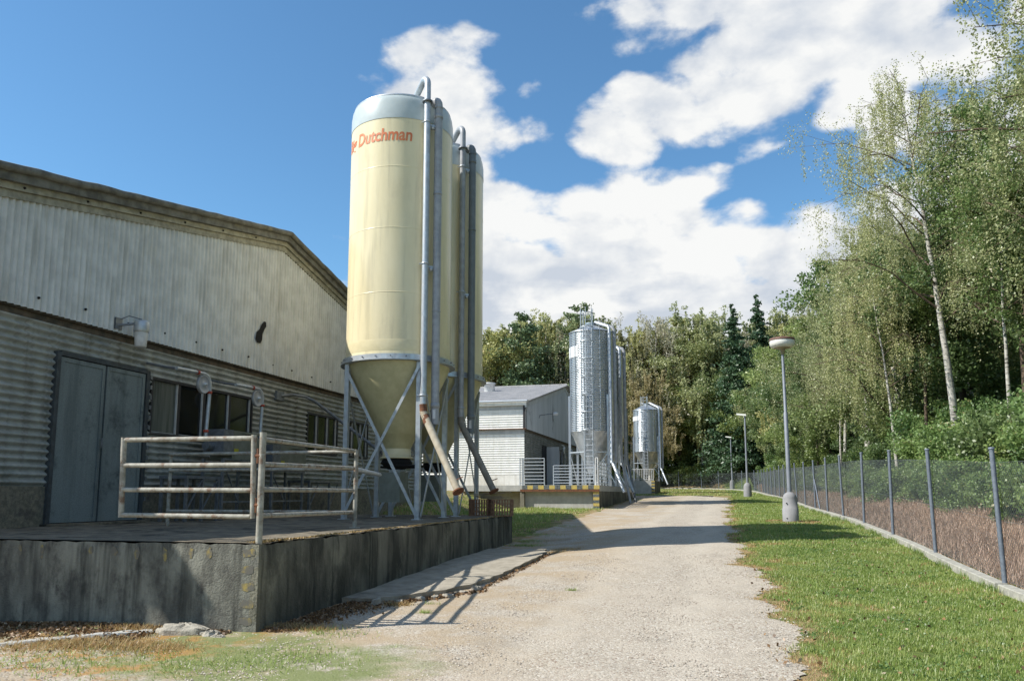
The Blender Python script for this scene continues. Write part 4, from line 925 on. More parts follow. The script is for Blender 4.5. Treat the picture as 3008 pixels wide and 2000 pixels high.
def panel_rail(root_label,p,q,z0,z1,nbars,mt='galvanised',name='railing_panel',group='galvanised railing panels on the second platform',r=.024,vert=False,posts=2):
    root=empty(name,(p[0],p[1],z0),root_label,'railing',group); P=Vector((*p,0)); Q=Vector((*q,0))
    for i in range(posts):
        t=i/(posts-1); X_=P.lerp(Q,t); mb=MB(); mb.tube([(X_.x,X_.y,z0),(X_.x,X_.y,z1)],r*1.3,6); mb.build('post',mt,root)
    for k in range(nbars):
        mb=MB()
        if vert:
            t=(k+1)/(nbars+1); X_=P.lerp(Q,t); mb.tube([(X_.x,X_.y,z0+.1),(X_.x,X_.y,z1)],r,5)
        else:
            z=z0+.12+(z1-z0-.12)*k/(nbars-1); mb.tube([(P.x,P.y,z),(Q.x,Q.y,z)],r,6)
        mb.build('bar',mt,root)
    if vert:
        for z in (z0+.1,z1):
            mb=MB(); mb.tube([(P.x,P.y,z),(Q.x,Q.y,z)],r*1.2,6); mb.build('rail',mt,root)
panel_rail('tall railing gate at the left end of the striped platform edge',(-9.55,YA+.15),(-8.45,YA+.15),ZB2,3.50,8)
panel_rail('double post railing beside the tall gate on the second platform',(-9.75,YA+.18),(-9.63,YA+.18),ZB2,3.5,2)
panel_rail('middle low railing panel above the striped edge',(-8.12,YA+.9),(-7.15,YA+.9),ZB2,3.15,7)
panel_rail('low railing panel in front of the steel silo ladder',(-7.05,YA+.2),(-5.86,YA+.2),ZB2,3.15,6)
panel_rail('railing with many bars along the road side of the second platform',(-5.72,YA+.2),(-5.72,YA+4.6),ZB2,3.35,7,posts=5)
panel_rail('thick corner railing posts at the striped platform corner',(-5.80,YA+.14),(-5.68,YA+.14),ZB2,3.5,2,mt='white_plastic')

# ------------------------------------------------------------ galvanised silos
def steel_silo(cx,cy,zf,Rr,zc,zt,za,label,ribs=True,ladder=True,group='galvanised steel silos',pipe=True,panel=True,pipes_extra=False):
    root=empty('steel_silo',(cx,cy,zf),label,'steel silo',group)
    # vertical courses of corrugated sheet
    nc=max(3,int((zt-zc)/1.15)); hc=(zt-zc)/nc
    for k in range(nc):
        z0=zc+k*hc; prof=[]
        n=int(hc/.10)*6
        for i in range(n+1):
            z=z0+hc*i/n; prof.append((Rr+.024*math.sin((z-zc)*2*math.pi/.10)+.004*(k%2),z))
        mb=MB(); mb.lathe(prof,cx,cy,56); mb.build('wall_ring','silo_steel',root)
    mb=MB(); mb.lathe([(Rr+.07,zt-.03),(Rr+.06,zt),(.32,za-.08),(.32,za),(.36,za),(.36,za+.06),(0,za+.08)],cx,cy,40,smooth=False); mb.build('roof_cone','silo_steel_flat',root)
    hb=zf+(zc-zf)*.26
    mb=MB(); mb.lathe([(Rr,zc+.02),(Rr-.05,zc-.05),(.28,hb),(.26,hb-.15),(0,hb-.15)],cx,cy,40); mb.build('hopper','silo_steel_flat',root)
    nl=6
    for i in range(nl):
        a=2*math.pi*i/nl+.35; x,y=cx+(Rr+.06)*math.cos(a),cy+(Rr+.06)*math.sin(a)
        mb=MB(); mb.box(x-.06,x+.06,y-.06,y+.06,zf,zc+(zt-zc)*.36); mb.build('leg','silo_steel_flat',root)
        a2=2*math.pi*(i+1)/nl+.35; x2,y2=cx+(Rr+.06)*math.cos(a2),cy+(Rr+.06)*math.sin(a2)
        for z in (zf+(zc-zf)*.62,):
            mb=MB(); mb.beam((x,y,z),(x2,y2,z),.06,.06); mb.build('ring_bar','galvanised',root)
        if i%2==0:
            mb=MB(); mb.beam((x,y,zf+.1),(x2,y2,zf+(zc-zf)*.62),.05,.05); mb.build('brace','galvanised',root)
    if panel:
        a=R(-90-55); w_=.42; mb=MB(); mb.lathe([(Rr+.03,zt-(zt-zc)*.26),(Rr+.03,zt-(zt-zc)*.15)],cx,cy,8,a0=R(-170),a1=R(-118)); mb.build('white_sign','white_plastic',root)
    for ang in (-150,-128,-60,-35):
        a=R(ang); x,y=cx+(Rr+.03)*math.cos(a),cy+(Rr+.03)*math.sin(a); mb=MB(); mb.beam((x,y,zc),(x,y,zt),.05,.03); mb.build('stiffener','silo_steel_flat',root)
    if ladder:
        la=math.atan2(-cy,-cx)-R(8); ux,uy=math.cos(la),math.sin(la); tx,ty=-uy,ux
        D=Rr+.22; lt=za+.55; lb=zf+.25
        for s in (-1,1):
            mb=MB(); mb.tube([(cx+ux*D+tx*.24*s,cy+uy*D+ty*.24*s,lb),(cx+ux*D+tx*.24*s,cy+uy*D+ty*.24*s,lt)],.036,5); mb.build('ladder_rail','galvanised',root)
        z=lb+.15
        while z<lt:
            mb=MB(); mb.tube([(cx+ux*D-tx*.24,cy+uy*D-ty*.24,z),(cx+ux*D+tx*.24,cy+uy*D+ty*.24,z)],.024,5); mb.build('rung','galvanised',root); z+=.31
        cz=zc+.0; hoops=[]
        z=cz
        while z<lt+.01:
            mb=MB(); pts=[(cx+ux*(D+.34-.38*math.cos(q))+tx*.36*math.sin(q),cy+uy*(D+.34-.38*math.cos(q))+ty*.36*math.sin(q),z) for q in np.linspace(.75,2*math.pi-.75,11)]
            mb.tube(pts,.030,5); mb.build('cage_hoop','galvanised',root); z+=1.0 if z<zt-1 else .8
        for q in (1.2,2.1,math.pi,4.2,5.1):
            x_=cx+ux*(D+.34-.38*math.cos(q))+tx*.36*math.sin(q); y_=cy+uy*(D+.34-.38*math.cos(q))+ty*.36*math.sin(q)
            mb=MB(); mb.tube([(x_,y_,cz),(x_,y_,lt)],.022,5); mb.build('cage_bar','galvanised',root)
    if pipe:
        for k,(ang,r_p,mt_) in enumerate(((-38,.085,'galvanised'),(-20,.10,'pvc_grey'))[:2]):
            a=R(ang); x,y=cx+(Rr+.22)*math.cos(a),cy+(Rr+.22)*math.sin(a); ix,iy=cx+.35*math.cos(a),cy+.35*math.sin(a)
            zz=zf-1.0 if k==0 else zf+.9
            pts=[(x,y,zf+1.3),(x,y,zt+.05),(x-.10*math.cos(a),y-.10*math.sin(a),zt+.22),(ix,iy,za+.08)]
            if k==0: pts=[(x+.75,y-.55,zf-.35),(x+.1,y-.08,zf+1.25)]+pts
            mb=MB(); mb.tube(pts,r_p,8); mb.build('fill_pipe' if k==0 else 'vent_pipe',mt_,root)
    return root
steel_silo(-6.72,45.0,ZB2,1.27,5.2,11.0,11.55,'tallest corrugated steel silo with caged ladder and white sign on the second platform')
steel_silo(-6.52,48.2,ZB2,1.27,5.2,10.3,10.85,'steel silo mostly hidden behind the tallest one, only its pipes and rim showing',ladder=True,panel=False)
for k,(x,y) in enumerate(((-5.25,46.6),(-5.2,49.3),(-5.45,51.5))):
    o_=empty('standpipe',(x,y,1.0),('grey standpipe leaning against the platform beside the tallest steel silo','grey standpipe behind the first on the road side of the platform','rearmost grey standpipe at the end of the second platform')[k],'pipe','standpipes beside the steel silos')
    mb=MB(); mb.tube([(x+.55,y-.7,1.15),(x+.05,y-.1,3.6),(x,y,3.9),(x,y,8.6-1.6*k)],.075,8); mb.build('pipe_run','galvanised_dark' if k else 'pvc_grey',o_)
# third platform and small silo
p3=empty('loading_platform',(-5.6,78,3.03),'small distant concrete platform with striped corner under the farthest silo','loading platform')
mb=MB(); mb.box(-12,-5.62,78.0,86,1.5,3.03); mb.build('body','concrete_mossy',p3)
mb=MB(); mb.box(-12,-5.95,77.97,78.0,1.5,3.03); mb.build('front_wall','concrete_light',p3)
for k in range(9):
    z=1.68+k*.15; mb=MB(); mb.box(-5.95,-5.63,77.95,77.99,z,z+.145); mb.build('edge_stripe','yellow_bright' if k%2==0 else 'black_paint',p3)
panel_rail('white picket railing on the distant third platform',(-7.9,78.2),(-5.75,78.2),3.03,4.15,12,mt='white_plastic',group=None,vert=True)
steel_silo(-6.55,82,3.03,1.42,6.0,10.3,11.0,'farthest and smallest-looking steel silo with caged ladder on the third platform')

# ------------------------------------------------------------ street lamps
def disc_lamp():
    x,y=2.48,28.6; z=H1(x,y); root=empty('street_lamp',(x,y,z),'nearest street lamp with round disc head and thick grey base sleeve in the grass','street lamp')
    mb=MB(); mb.lathe([(.265,-.1),(.265,.45),(.25,.455),(.235,.80),(.20,.90),(.13,.97),(.07,1.0)],x,y,24,cz=z); sl=mb.build('base_sleeve','lamp_sleeve',root)
    for zz in (.12,.62):
        mb=MB(); mb.lathe([(0,.01),(.02,.01),(.02,-.02)],x-.10,y-.262+.02*(zz>.5),8,axis='y',cz=z+zz) if False else mb.tube([(x-.12,y-.20,z+zz),(x-.14,y-.245,z+zz)],.02,8); mb.build('screw','black',sl)
    mb=MB(); mb.tube([(x,y,z+.9),(x-.01,y,z+3.7),(x-.01,y,z+3.75),(x-.02,y,z+5.9)],[.075,.070,.052,.048],12); mb.build('pole','lamp_pole',root)
    hx=x-.02; mb=MB(); mb.lathe([(.05,5.75),(.09,5.95),(.30,6.00)],hx,y,24,cz=z); mb.build('lamp_bottom','lamp_under',root)
    mb=MB(); mb.lathe([(.28,5.995),(.37,6.03),(.42,6.10),(.43,6.20),(.42,6.25)],hx,y,32,cz=z); mb.build('lamp_diffuser','lamp_glass',root)
    mb=MB(); mb.lathe([(.43,6.245),(.44,6.26),(.42,6.33),(.25,6.37),(0,6.38)],hx,y,32,cz=z); mb.build('lamp_roof','lamp_top',root)
disc_lamp()
def mast_lamp(x,y,h,label):
    z=H1(x,y); root=empty('street_lamp',(x,y,z),label,'street lamp','mast street lamps with flat heads')
    mb=MB(); mb.lathe([(.30,-.1),(.29,.8),(.22,1.0),(.10,1.1)],x,y,16,cz=z); mb.build('base_sleeve','lamp_sleeve',root)
    mb=MB(); mb.tube([(x,y,z+.9),(x,y,z+h)],[.09,.06],8); mb.build('pole','lamp_pole',root)
    mb=MB(); mb.hexa([(x-.62,y-.13,z+h+.02),(x+.1,y-.16,z+h-.08),(x+.1,y+.16,z+h-.08),(x-.62,y+.13,z+h+.02),(x-.6,y-.10,z+h+.14),(x+.08,y-.12,z+h+.06),(x+.08,y+.12,z+h+.06),(x-.6,y+.10,z+h+.14)]); mb.build('lamp_head','lamp_glass',root)
mast_lamp(2.4,62,6.2,'middle street lamp with small flat white head beside the far gravel')
mast_lamp(2.1,100,6.3,'most distant street lamp with small flat white head at the road bend')

# ------------------------------------------------------------ chain-link fence on a concrete kerb
def fence():
    root=empty('chain_link_fence',(4.4,10.6,H1(4.4,10.6)),'long chain-link fence on a concrete kerb with slim grey posts','fence')
    path=[Vector(p) for p in FPATH]; seg=[(path[i+1]-path[i]).length for i in range(len(path)-1)]; tot=sum(seg)
    def at(s):
        s=max(0,min(tot-1e-6,s))
        for i,l in enumerate(seg):
            if s<=l: 
                t=(path[i+1]-path[i])/l; return path[i]+t*s,t
            s-=l
    kz=.13
    # kerb cast in lengths
    s=0;L_=4.0; rs=np.random.RandomState(6); cnt=0
    while s<tot-.5:
        e=min(tot,s+L_-.015); mb=MB(); n=6; vs=[]
        j=rs.normal()*.012; jz=rs.normal()*.008
        for i in range(n+1):
            p,t=at(s+(e-s)*i/n); nn=Vector((t.y,-t.x)); z=H1(p.x-nn.x*.1 if True else p.x,p.y)
            z=float(zg(p.y))+kz+jz
            a=p-nn*(.13-j)+0*nn; b=p+nn*(.05+j)
            vs+=[(a.x-.006*nn.x,a.y,z-.45),(a.x,a.y,z-.012),(a.x+nn.x*.012,a.y+nn.y*.012,z),(b.x,b.y,z),(b.x,b.y,z-.45)]
        m_=5; mb.add(vs,[(m_*i+k,m_*i+m_+k,m_*i+m_+k+1,m_*i+k+1) for i in range(n) for k in range(4)]); mb.add(vs[:5],[(0,1,2,3,4)]); mb.add(vs[-5:],[(4,3,2,1,0)])
        mb.build('kerb_length','kerb_concrete',root); s+=L_; cnt+=1
    # posts every 4 m; first one at y=10.3
    ztop=2.15; PM=None; s=10.25-6.2+4.0-4.0; k=0
    rs=np.random.RandomState(9)
    while s<tot-2:
        p,t=at(s); z=float(zg(p.y))+kz-.03; h=ztop+rs.normal()*.02
        if PM is None:
            mb=MB(); mb.tube([(0,0,0),(0,0,ztop)],.038,10); mb.lathe([(.05,ztop),(.05,ztop+.025),(0,ztop+.035)],0,0,10); PM=mb.mesh('post')
        o=link_mesh('post',PM,'fence_post',root,loc=(p.x-t.y*.0,p.y,z)); o.rotation_euler=(rs.normal()*.008,rs.normal()*.012-.012,0)
        s+=4.0;k+=1
    # strut on the seventh post
    mb=MB(); z=float(zg(38.4))+kz; mb.tube([(4.4,38.3,z+1.35),(4.4,36.7,z)],.03,6); mb.build('strut','fence_post',root)
    mb=MB(); mb.tube([(4.47,38.5,z+1.2),(4.47,39.3,z)],.03,6); mb.build('strut','fence_post_red',root)
    # wire mesh: crossing diagonal wires
    W0=.02; Ht=1.88; pitch=.085; V=[];F=[]; rr=.0023
    def wire(a,b,r):
        a=np.array(a); b=np.array(b); d=b-a; d/=np.linalg.norm(d); u=np.cross(d,(0,0,1.)); u/=np.linalg.norm(u); w=np.cross(d,u); k=len(V)
        for p in (a,b):
            for q in range(3):
                an=q*2.0944; V.append(p+(u*math.cos(an)+w*math.sin(an))*r)
        for q in range(3): F.append((k+q,k+(q+1)%3,k+3+(q+1)%3,k+3+q))
    cum=0
    for i,l in enumerate(seg[:7]):
        n=int(l/pitch); slope=1.0
        for dirn in (1,-1):
            for j in range(-int(Ht/pitch/slope),n+int(Ht/pitch/slope)):
                s0=j*pitch; s1=s0+dirn*Ht/slope; h0,h1=0,Ht
                lo,hi=0,l
                # clip to the span
                def clip(sv): return min(hi,max(lo,sv))
                if (s0<lo and s1<lo) or (s0>hi and s1>hi): continue
                a_s,b_s=clip(s0),clip(s1)
                if abs(b_s-a_s)<.01: continue
                ha=abs(a_s-s0)*slope; hb_=abs(b_s-s0)*slope
                pa,_=at(cum+a_s); pb,_=at(cum+b_s); ox=.05 if i==0 else 0
                wire((pa.x+ox,pa.y+ (0.05 if i>2 else 0),float(zg(pa.y))+kz+W0+ha),(pb.x+ox,pb.y+(.05 if i>2 else 0),float(zg(pb.y))+kz+W0+hb_),rr)
        for hh in (0,.94,Ht):
            m=max(1,int(l/4)); 
            for q in range(m):
                pa,_=at(cum+l*q/m); pb,_=at(cum+l*(q+1)/m); ox=.05 if i==0 else 0
                wire((pa.x+ox,pa.y,float(zg(pa.y))+kz+W0+hh),(pb.x+ox,pb.y,float(zg(pb.y))+kz+W0+hh),rr*1.3)
        cum+=l
    off=WLOC[root.name]; V=np.array(V)-np.array(off)
    link_mesh('wire_mesh',np_mesh('wire_mesh',V,F),'mesh_wire',root)
fence()

# ------------------------------------------------------------ trees
def tube_np(mb,pts,rad,seg=6): mb.tube(pts,rad,seg,caps=False)
def gen_tree(kind,H_,seed,nleaf,leaf,lean=(0,0),spread=.28,low=.25,detail=1,forks=0,trunk_r=None,pend=0,sub=6,open_=0.5):
    """returns trunk mesh, crown mesh.  kind: broad | birch | spruce | pine | bush"""
    rs=np.random.RandomState(seed); mb=MB(); tb=MB(); C=[]   # C: leaf points
    tr=trunk_r or H_*.012+.04
    n=9; tp=[]; bx=by=0
    for i in range(n+1):
        t=i/n; bx+=rs.normal()*.012*H_*.4; by+=rs.normal()*.012*H_*.4
        tp.append(Vector((lean[0]*H_*t**1.3+bx*t,lean[1]*H_*t**1.3+by*t,H_*.97*t)))
    if kind!='bush': tb.tube(tp,[tr*(1-t/n)**.8*1.0+.012 for t in range(n+1)],8 if detail else 5,caps=False)
    def tpos(t): 
        f=t*n; i=min(n-1,int(f)); return tp[i].lerp(tp[i+1],f-i)
    if kind in('broad','birch','pale'):
        nl=int((26 if kind=='broad' else 30)*(1 if detail else .7))
        Lm=H_*spread
        for k in range(nl):
            t=low+(1-low)*((k+rs.rand())/nl)**.9; t=min(t,.985)
            a=k*2.4+rs.rand()*1.2; up=(.55 if kind=='broad' else .95)*(1-.35*t)+.1*rs.normal()
            prof=math.sin(math.pi*min(1,max(.0,(t-low)/(1-low))*.78+.16))**.7 if kind=='broad' else (1-(t-low)/(1-low))**.55*.95+.22
            L_=Lm*prof*(.75+.5*rs.rand()); p=tpos(t); d=Vector((math.cos(a),math.sin(a),up)).normalized(); pts=[p]
            for q in range(4):
                d=(d+Vector(rs.normal(size=3))*.13+Vector((0,0,.04 if kind=='broad' else (-.10*q if kind=='birch' else 0)))).normalized(); pts.append(pts[-1]+d*L_/4)
            r0=tr*(1-t)**.7*.32+.010; mb.tube(pts,[r0*(1-q/5)+.004 for q in range(5)],5 if detail else 3,caps=False)
            for s_ in range(sub):
                f=.25+.75*(s_+rs.rand())/sub; i=min(3,int(f*4)); b=pts[i].lerp(pts[i+1],f*4-i); dd=(d+Vector(rs.normal(size=3))*.8).normalized(); l2=L_*.34*(.6+.8*rs.rand())
                e=b+dd*l2
                if detail: mb.tube([b,e],[.010,.004],3,caps=False)
                if kind in('birch','pale') or pend:
                    # hanging strands
                    for h in range(3 if detail else 2):
                        f2=rs.rand(); c0=b.lerp(e,f2); Ls=(pend or .12*H_)*(.35+rs.rand()*.9); C.append(('s',c0,Ls,.10+.04*rs.rand()))
                    C.append(('c',e,l2*.35))
                else:
                    C.append(('c',e,l2*.52)); C.append(('c',b.lerp(e,.5),l2*.42))
        C.append(('c',tp[-1],H_*.03))
    elif kind in('spruce',):
        lv=int(H_*1.5)
        for k in range(lv):
            t=min(.985,low+(1-low)*(k+rs.rand()*.9)/lv); m=5+rs.randint(4)
            for j in range(m):
                a=j/m*6.283+k*.7+rs.normal()*.1; t2=min(.99,t+rs.normal()*.02); L_=H_*spread*(1-(t2-low)/(1-low))**.85*(.6+.6*rs.rand())+.15; p=tpos(t2)
                pts=[p,p+Vector((math.cos(a),math.sin(a),-.12))*L_*.5,p+Vector((math.cos(a)*L_,math.sin(a)*L_,-.30*L_+.12*L_))]
                if detail: mb.tube(pts,[.03,.02,.008],3,caps=False)
                for q in range(5): 
                    f=(q+.5)/5; c0=pts[0].lerp(pts[2],f); C.append(('f',c0+Vector((0,0,-.04*L_*rs.rand())),L_*.16*(1.25-f*.6)))
    elif kind=='pine':
        for k in range(26):
            t=low+(1-low)*((k+rs.rand())/26); a=k*2.4; L_=H_*spread*(1-(t-low)/(1-low)*.75)*(.7+.6*rs.rand()); p=tpos(t); e=p+Vector((math.cos(a)*L_,math.sin(a)*L_,.18*L_))
            mb.tube([p,p.lerp(e,.5)+Vector((0,0,-.05*L_)),e],[.06,.04,.012],4,caps=False)
            for q in range(6): C.append(('f',p.lerp(e,.35+.65*rs.rand())+Vector(rs.normal(size=3))*L_*.12,L_*.17))
    elif kind=='bush':
        ns=16
        for k in range(ns):
            a=k*2.4; ou=rs.rand()**.5; e=Vector((math.cos(a)*ou*H_*spread*1.6,math.sin(a)*ou*H_*spread*1.6,H_*(.45+.5*rs.rand()*(1-.4*ou)))); b=Vector((e.x*.25,e.y*.25,0))
            mb.tube([b,b.lerp(e,.5)+Vector((0,0,.1*H_)),e],[.03,.02,.006],4,caps=False)
            for q in range(5): C.append(('c',b.lerp(e,.25+.75*rs.rand())+Vector(rs.normal(size=3))*H_*.07,H_*.15))
    # fill with leaves
    wts=np.array([ (c[2]**1.2 if c[0]!='s' else c[2]*.30) for c in C]); wts/=wts.sum(); cnt=rs.multinomial(nleaf,wts); P=[];rn=[]
    for c,k in zip(C,cnt):
        if not k: continue
        base=rs.rand()*.55
        if c[0]=='s':
            f=rs.rand(k); sway=rs.normal(size=2)*.05*c[2]
            q=np.stack([c[1].x+sway[0]*f+rs.normal(size=k)*c[3]*.5,c[1].y+sway[1]*f+rs.normal(size=k)*c[3]*.5,c[1].z-f*c[2]],1)
        elif c[0]=='f':
            q=np.array(c[1])+rs.normal(size=(k,3))*np.array([1,1,.45])*c[2]
        else:
            v=rs.normal(size=(k,3)); v/=np.linalg.norm(v,axis=1)[:,None]; q=np.array(c[1])+v*(c[2]*(.35+.75*rs.rand(k)))[:,None]*np.array([1,1,.8])
        P.append(q); rn.append(np.clip(base+rs.rand(k)*.5,0,1))
    P=np.vstack(P); rn=np.concatenate(rn)
    rn=np.where(rs.rand(len(rn))<.03,1.0,rn*.9)
    V,F=quads_at(P,np.full(len(P),leaf),rs,1.5 if kind!='spruce' else 2.4,droop=.6 if kind in('birch','pale') else 0)
    if kind=='bush': V[:,2]=np.maximum(V[:,2],.02)
    return tb.mesh('trunk'),mb.mesh('branches'),np_mesh('crown',V,F,attr=np.repeat(rn,4))
PROTO={}
def proto(key,bark,leafm,**k):
    t,b,c=gen_tree(**k); t.materials.append(MAT[bark]); b.materials.append(MAT['bark_brown' if bark!='bark_dark' else bark]); c.materials.append(MAT[leafm]); PROTO[key]=(t,b,c)
def variant(key,src,bark,leafm):
    t,b,c=PROTO[src]; t2=t.copy(); c2=c.copy(); 
    if t2.materials: t2.materials[0]=MAT[bark]
    c2.materials[0]=MAT[leafm]; PROTO[key]=(t2,b,c2)
proto('birch_near','bark_birch','leaf_birch',kind='birch',H_=15.2,seed=11,nleaf=62000,leaf=.044,lean=(-.085,0),spread=.30,low=.30,trunk_r=.14,pend=2.0,sub=8)
proto('birch_bare','bark_birch','leaf_birch',kind='birch',H_=12,seed=71,nleaf=12000,leaf=.05,lean=(-.05,.02),spread=.20,low=.50,trunk_r=.085,pend=1.4,sub=6)
proto('stem_bare','bark_brown','leaf_broad',kind='broad',H_=11,seed=72,nleaf=14000,leaf=.07,lean=(.06,0),spread=.24,low=.5,trunk_r=.10,sub=6)
proto('birch_near2','bark_birch','leaf_birch',kind='birch',H_=14,seed=21,nleaf=70000,leaf=.048,lean=(.02,0),spread=.30,low=.2,pend=1.8,sub=8)
proto('broad_near','bark_brown','leaf_broad',kind='broad',H_=13,seed=31,nleaf=46000,leaf=.075,spread=.33,low=.28,sub=8,trunk_r=.16)
proto('broad_near2','bark_dark','leaf_dark',kind='broad',H_=10,seed=35,nleaf=44000,leaf=.10,spread=.38,low=.12,sub=8)
proto('birch_far','bark_birch','leaf_birch',kind='birch',H_=18,seed=41,nleaf=26000,leaf=.135,spread=.26,low=.2,detail=0,pend=2.4,sub=7)
proto('birch_far2','bark_birch','leaf_yellowgreen',kind='birch',H_=18,seed=42,nleaf=26000,leaf=.135,spread=.30,low=.25,detail=0,pend=2.2,sub=7)
proto('pale_far','bark_birch','leaf_pale',kind='pale',H_=18,seed=43,nleaf=11000,leaf=.10,spread=.25,low=.3,detail=1,pend=1.5,sub=7)
proto('broad_far','bark_dark','leaf_broad',kind='broad',H_=17,seed=44,nleaf=30000,leaf=.17,spread=.34,low=.1,detail=0,sub=7)
proto('broad_far2','bark_dark','leaf_broad',kind='broad',H_=14,seed=46,nleaf=30000,leaf=.16,spread=.42,low=.04,detail=0,sub=8)
variant('dark_far','broad_far','bark_dark','leaf_dark'); variant('yellow_far','broad_far','bark_brown','leaf_yellowgreen'); variant('brown_far','birch_far2','bark_birch','leaf_brown'); variant('birch_far3','birch_far2','bark_birch','leaf_birch')
proto('spruce','bark_dark','needle_dark',kind='spruce',H_=20,seed=51,nleaf=26000,leaf=.15,spread=.20,low=.08,detail=0)
proto('pine','bark_brown','needle_pine',kind='pine',H_=19,seed=52,nleaf=11000,leaf=.20,spread=.22,low=.42)
proto('bush','bark_dark','leaf_bush',kind='bush',H_=3,seed=61,nleaf=14000,leaf=.075,spread=.42)
proto('bush2','bark_dark','leaf_bush',kind='bush',H_=3.4,seed=62,nleaf=15000,leaf=.09,spread=.5)
variant('bush_dark','bush2','bark_dark','leaf_dark')
proto('bush_far','bark_dark','leaf_broad',kind='bush',H_=4,seed=63,nleaf=10000,leaf=.16,spread=.55)
def plant(key,x,y,s,label,cat,name,group=None,rot=None,z=None,sz=None,tilt=(0,0)):
    zz=H1(x,y)-.1 if z is None else z
    root=empty(name,(x,y,zz),label,cat,group); root.rotation_euler=(tilt[0],tilt[1],rnd.uniform(0,6.28) if rot is None else rot); root.scale=(s,s,sz or s)
    t,b,c=PROTO[key]
    for nm,me in (('trunk',t),('branches' if 'bush' not in key else 'stems',b),('crown' if 'bush' not in key else 'foliage',c)):
        if not len(me.vertices): continue
        o=bpy.data.objects.new(nm,me); COL.objects.link(o); o.parent=root
    return root
rnd=random.Random(5)
# right side, near, one by one
plant('birch_near',9.5,35,1.02,'tall airy birch with clean white trunk leaning left above the fence','birch tree','birch_tree',rot=0,z=3.75)
plant('broad_near',11.6,33.5,.98,'dark-stemmed tree with forked trunk right of the white-trunked birch','tree','broadleaf_tree',rot=1.0,z=4.4)
plant('birch_near2',12.9,26.5,1.22,'birch at the right picture edge hanging its twigs in from above','birch tree','birch_tree',rot=2.0,z=3.9)
plant('birch_near2',12.2,22.0,.9,'slender birch at the far right above the bushes','birch tree','birch_tree',rot=4.2,z=4.0)
plant('broad_near2',13.4,30,1.05,'dark dense tree low at the right edge behind the bushes','tree','broadleaf_tree',rot=.4)
plant('broad_near2',11.2,40,1.10,'dark round tree behind the white-trunked birch','tree','broadleaf_tree',rot=2.4)
plant('broad_near2',9.7,45,1.0,'dark tree left of the white trunk among the birches','tree','broadleaf_tree',rot=5)
plant('birch_near2',9.0,42,.98,'leafy birch left of the white-trunked one','birch tree','birch_tree',rot=3.1)
plant('birch_near2',8.6,49,1.02,'drooping birch whose twigs hang out over the sky above the lamp','birch tree','birch_tree',rot=.9)
plant('birch_near',8.2,55,.86,'smaller leaning birch beyond the drooping one','birch tree','birch_tree',rot=2.2)
plant('broad_near',12.5,47,.86,'tall green tree standing behind the leafy birches','tree','broadleaf_tree',rot=3)
plant('broad_near',16.5,42,.85,'tall green tree at the right behind the forked one','tree','broadleaf_tree',rot=5.5)
plant('birch_near',15.2,36,1.0,'airy birch behind the forked dark-stemmed tree','birch tree','birch_tree',rot=3.6)
plant('broad_near',18.5,31,.8,'large green tree filling the right edge','tree','broadleaf_tree',rot=2.1)
plant('broad_near2',8.2,61,1.05,'dark round tree beside the middle street lamp','tree','broadleaf_tree',rot=1.1)
for k_,(kk,x_,y_,s_,lb) in enumerate((('birch_bare',7.7,37,.85,'thin bare-stemmed birch in the gap left of the white-trunked birch'),('stem_bare',9.2,38.5,.9,'thin brown stem leaning right behind the white-trunked birch'),('birch_bare',10.3,31.5,.9,'thin pale stem between the white trunk and the forked tree'),
   ('stem_bare',11.0,30.5,.95,'slender brown stem left of the forked dark tree'),('birch_bare',7.2,50,.8,'small white-stemmed birch low behind the fence right of the nearest lamp'))):
    plant(kk,x_,y_,s_,lb,'birch tree' if 'birch' in kk else 'tree','birch_tree' if 'birch' in kk else 'broadleaf_tree',rot=k_*.9)
G='trees on the wooded slope behind the fence'
names=dict(birch_far=('drooping green birch on the wooded slope','birch tree','birch_tree'),birch_far2=('yellow-green birch on the wooded slope','birch tree','birch_tree'),birch_far3=('drooping green birch on the wooded slope','birch tree','birch_tree'),
  pale_far=('thin pale sparse birch on the wooded slope','birch tree','birch_tree'),broad_far=('green broadleaf tree on the wooded slope','tree','broadleaf_tree'),broad_far2=('low spreading green tree at the foot of the wooded slope','tree','broadleaf_tree'),
  dark_far=('dark broadleaf tree on the wooded slope','tree','broadleaf_tree'),yellow_far=('yellowish broadleaf tree on the wooded slope','tree','broadleaf_tree'),brown_far=('brownish autumn birch on the wooded slope','birch tree','birch_tree'),
  spruce=('dark spruce on the wooded slope','spruce tree','spruce_tree'),pine=('pine on the wooded slope','pine tree','pine_tree'))
def where(b,Y):
    if Y<100 and b>.02:
        return 'on the right bank '+('beside the middle street lamp' if Y<75 else 'between the middle and the farthest street lamp') if b<.14 else 'on the right bank '+('high behind the white-trunked birch' if Y<60 else 'high behind the middle street lamp')
    for lim,w in ((-.28,'hidden behind the cream silos'),(-.235,'at the left end of the farther barn roof'),(-.19,'above the middle of the farther barn roof'),(-.155,'just left of the tallest steel silo'),(-.115,'behind the tallest steel silo'),(-.085,'between the tall and the small steel silo'),(-.045,'right behind the small steel silo'),(-.01,'right of the small steel silo'),(.02,'left of the farthest street lamp'),(.07,'above the road bend behind the street lamps')):
        if b<lim: return w
    return 'at the right end of the far wood'
ordn=['','first','second','third','fourth','fifth','sixth','seventh','eighth','ninth','tenth','eleventh','twelfth']
def far(key,px,Y,s,label=None):
    """px: bearing given as the tangent of the angle east of the road direction"""
    n=names[key]; x=px*Y
    rowt=', back row' if Y>126 else (', middle row' if Y>118 else ', front row')
    plant(key,x,Y,s,label or (n[0].split(' on the wooded')[0].split(' at the foot')[0]+' '+where(px,Y)+(rowt if Y>99 else '')),n[1],n[2],None if label else G)
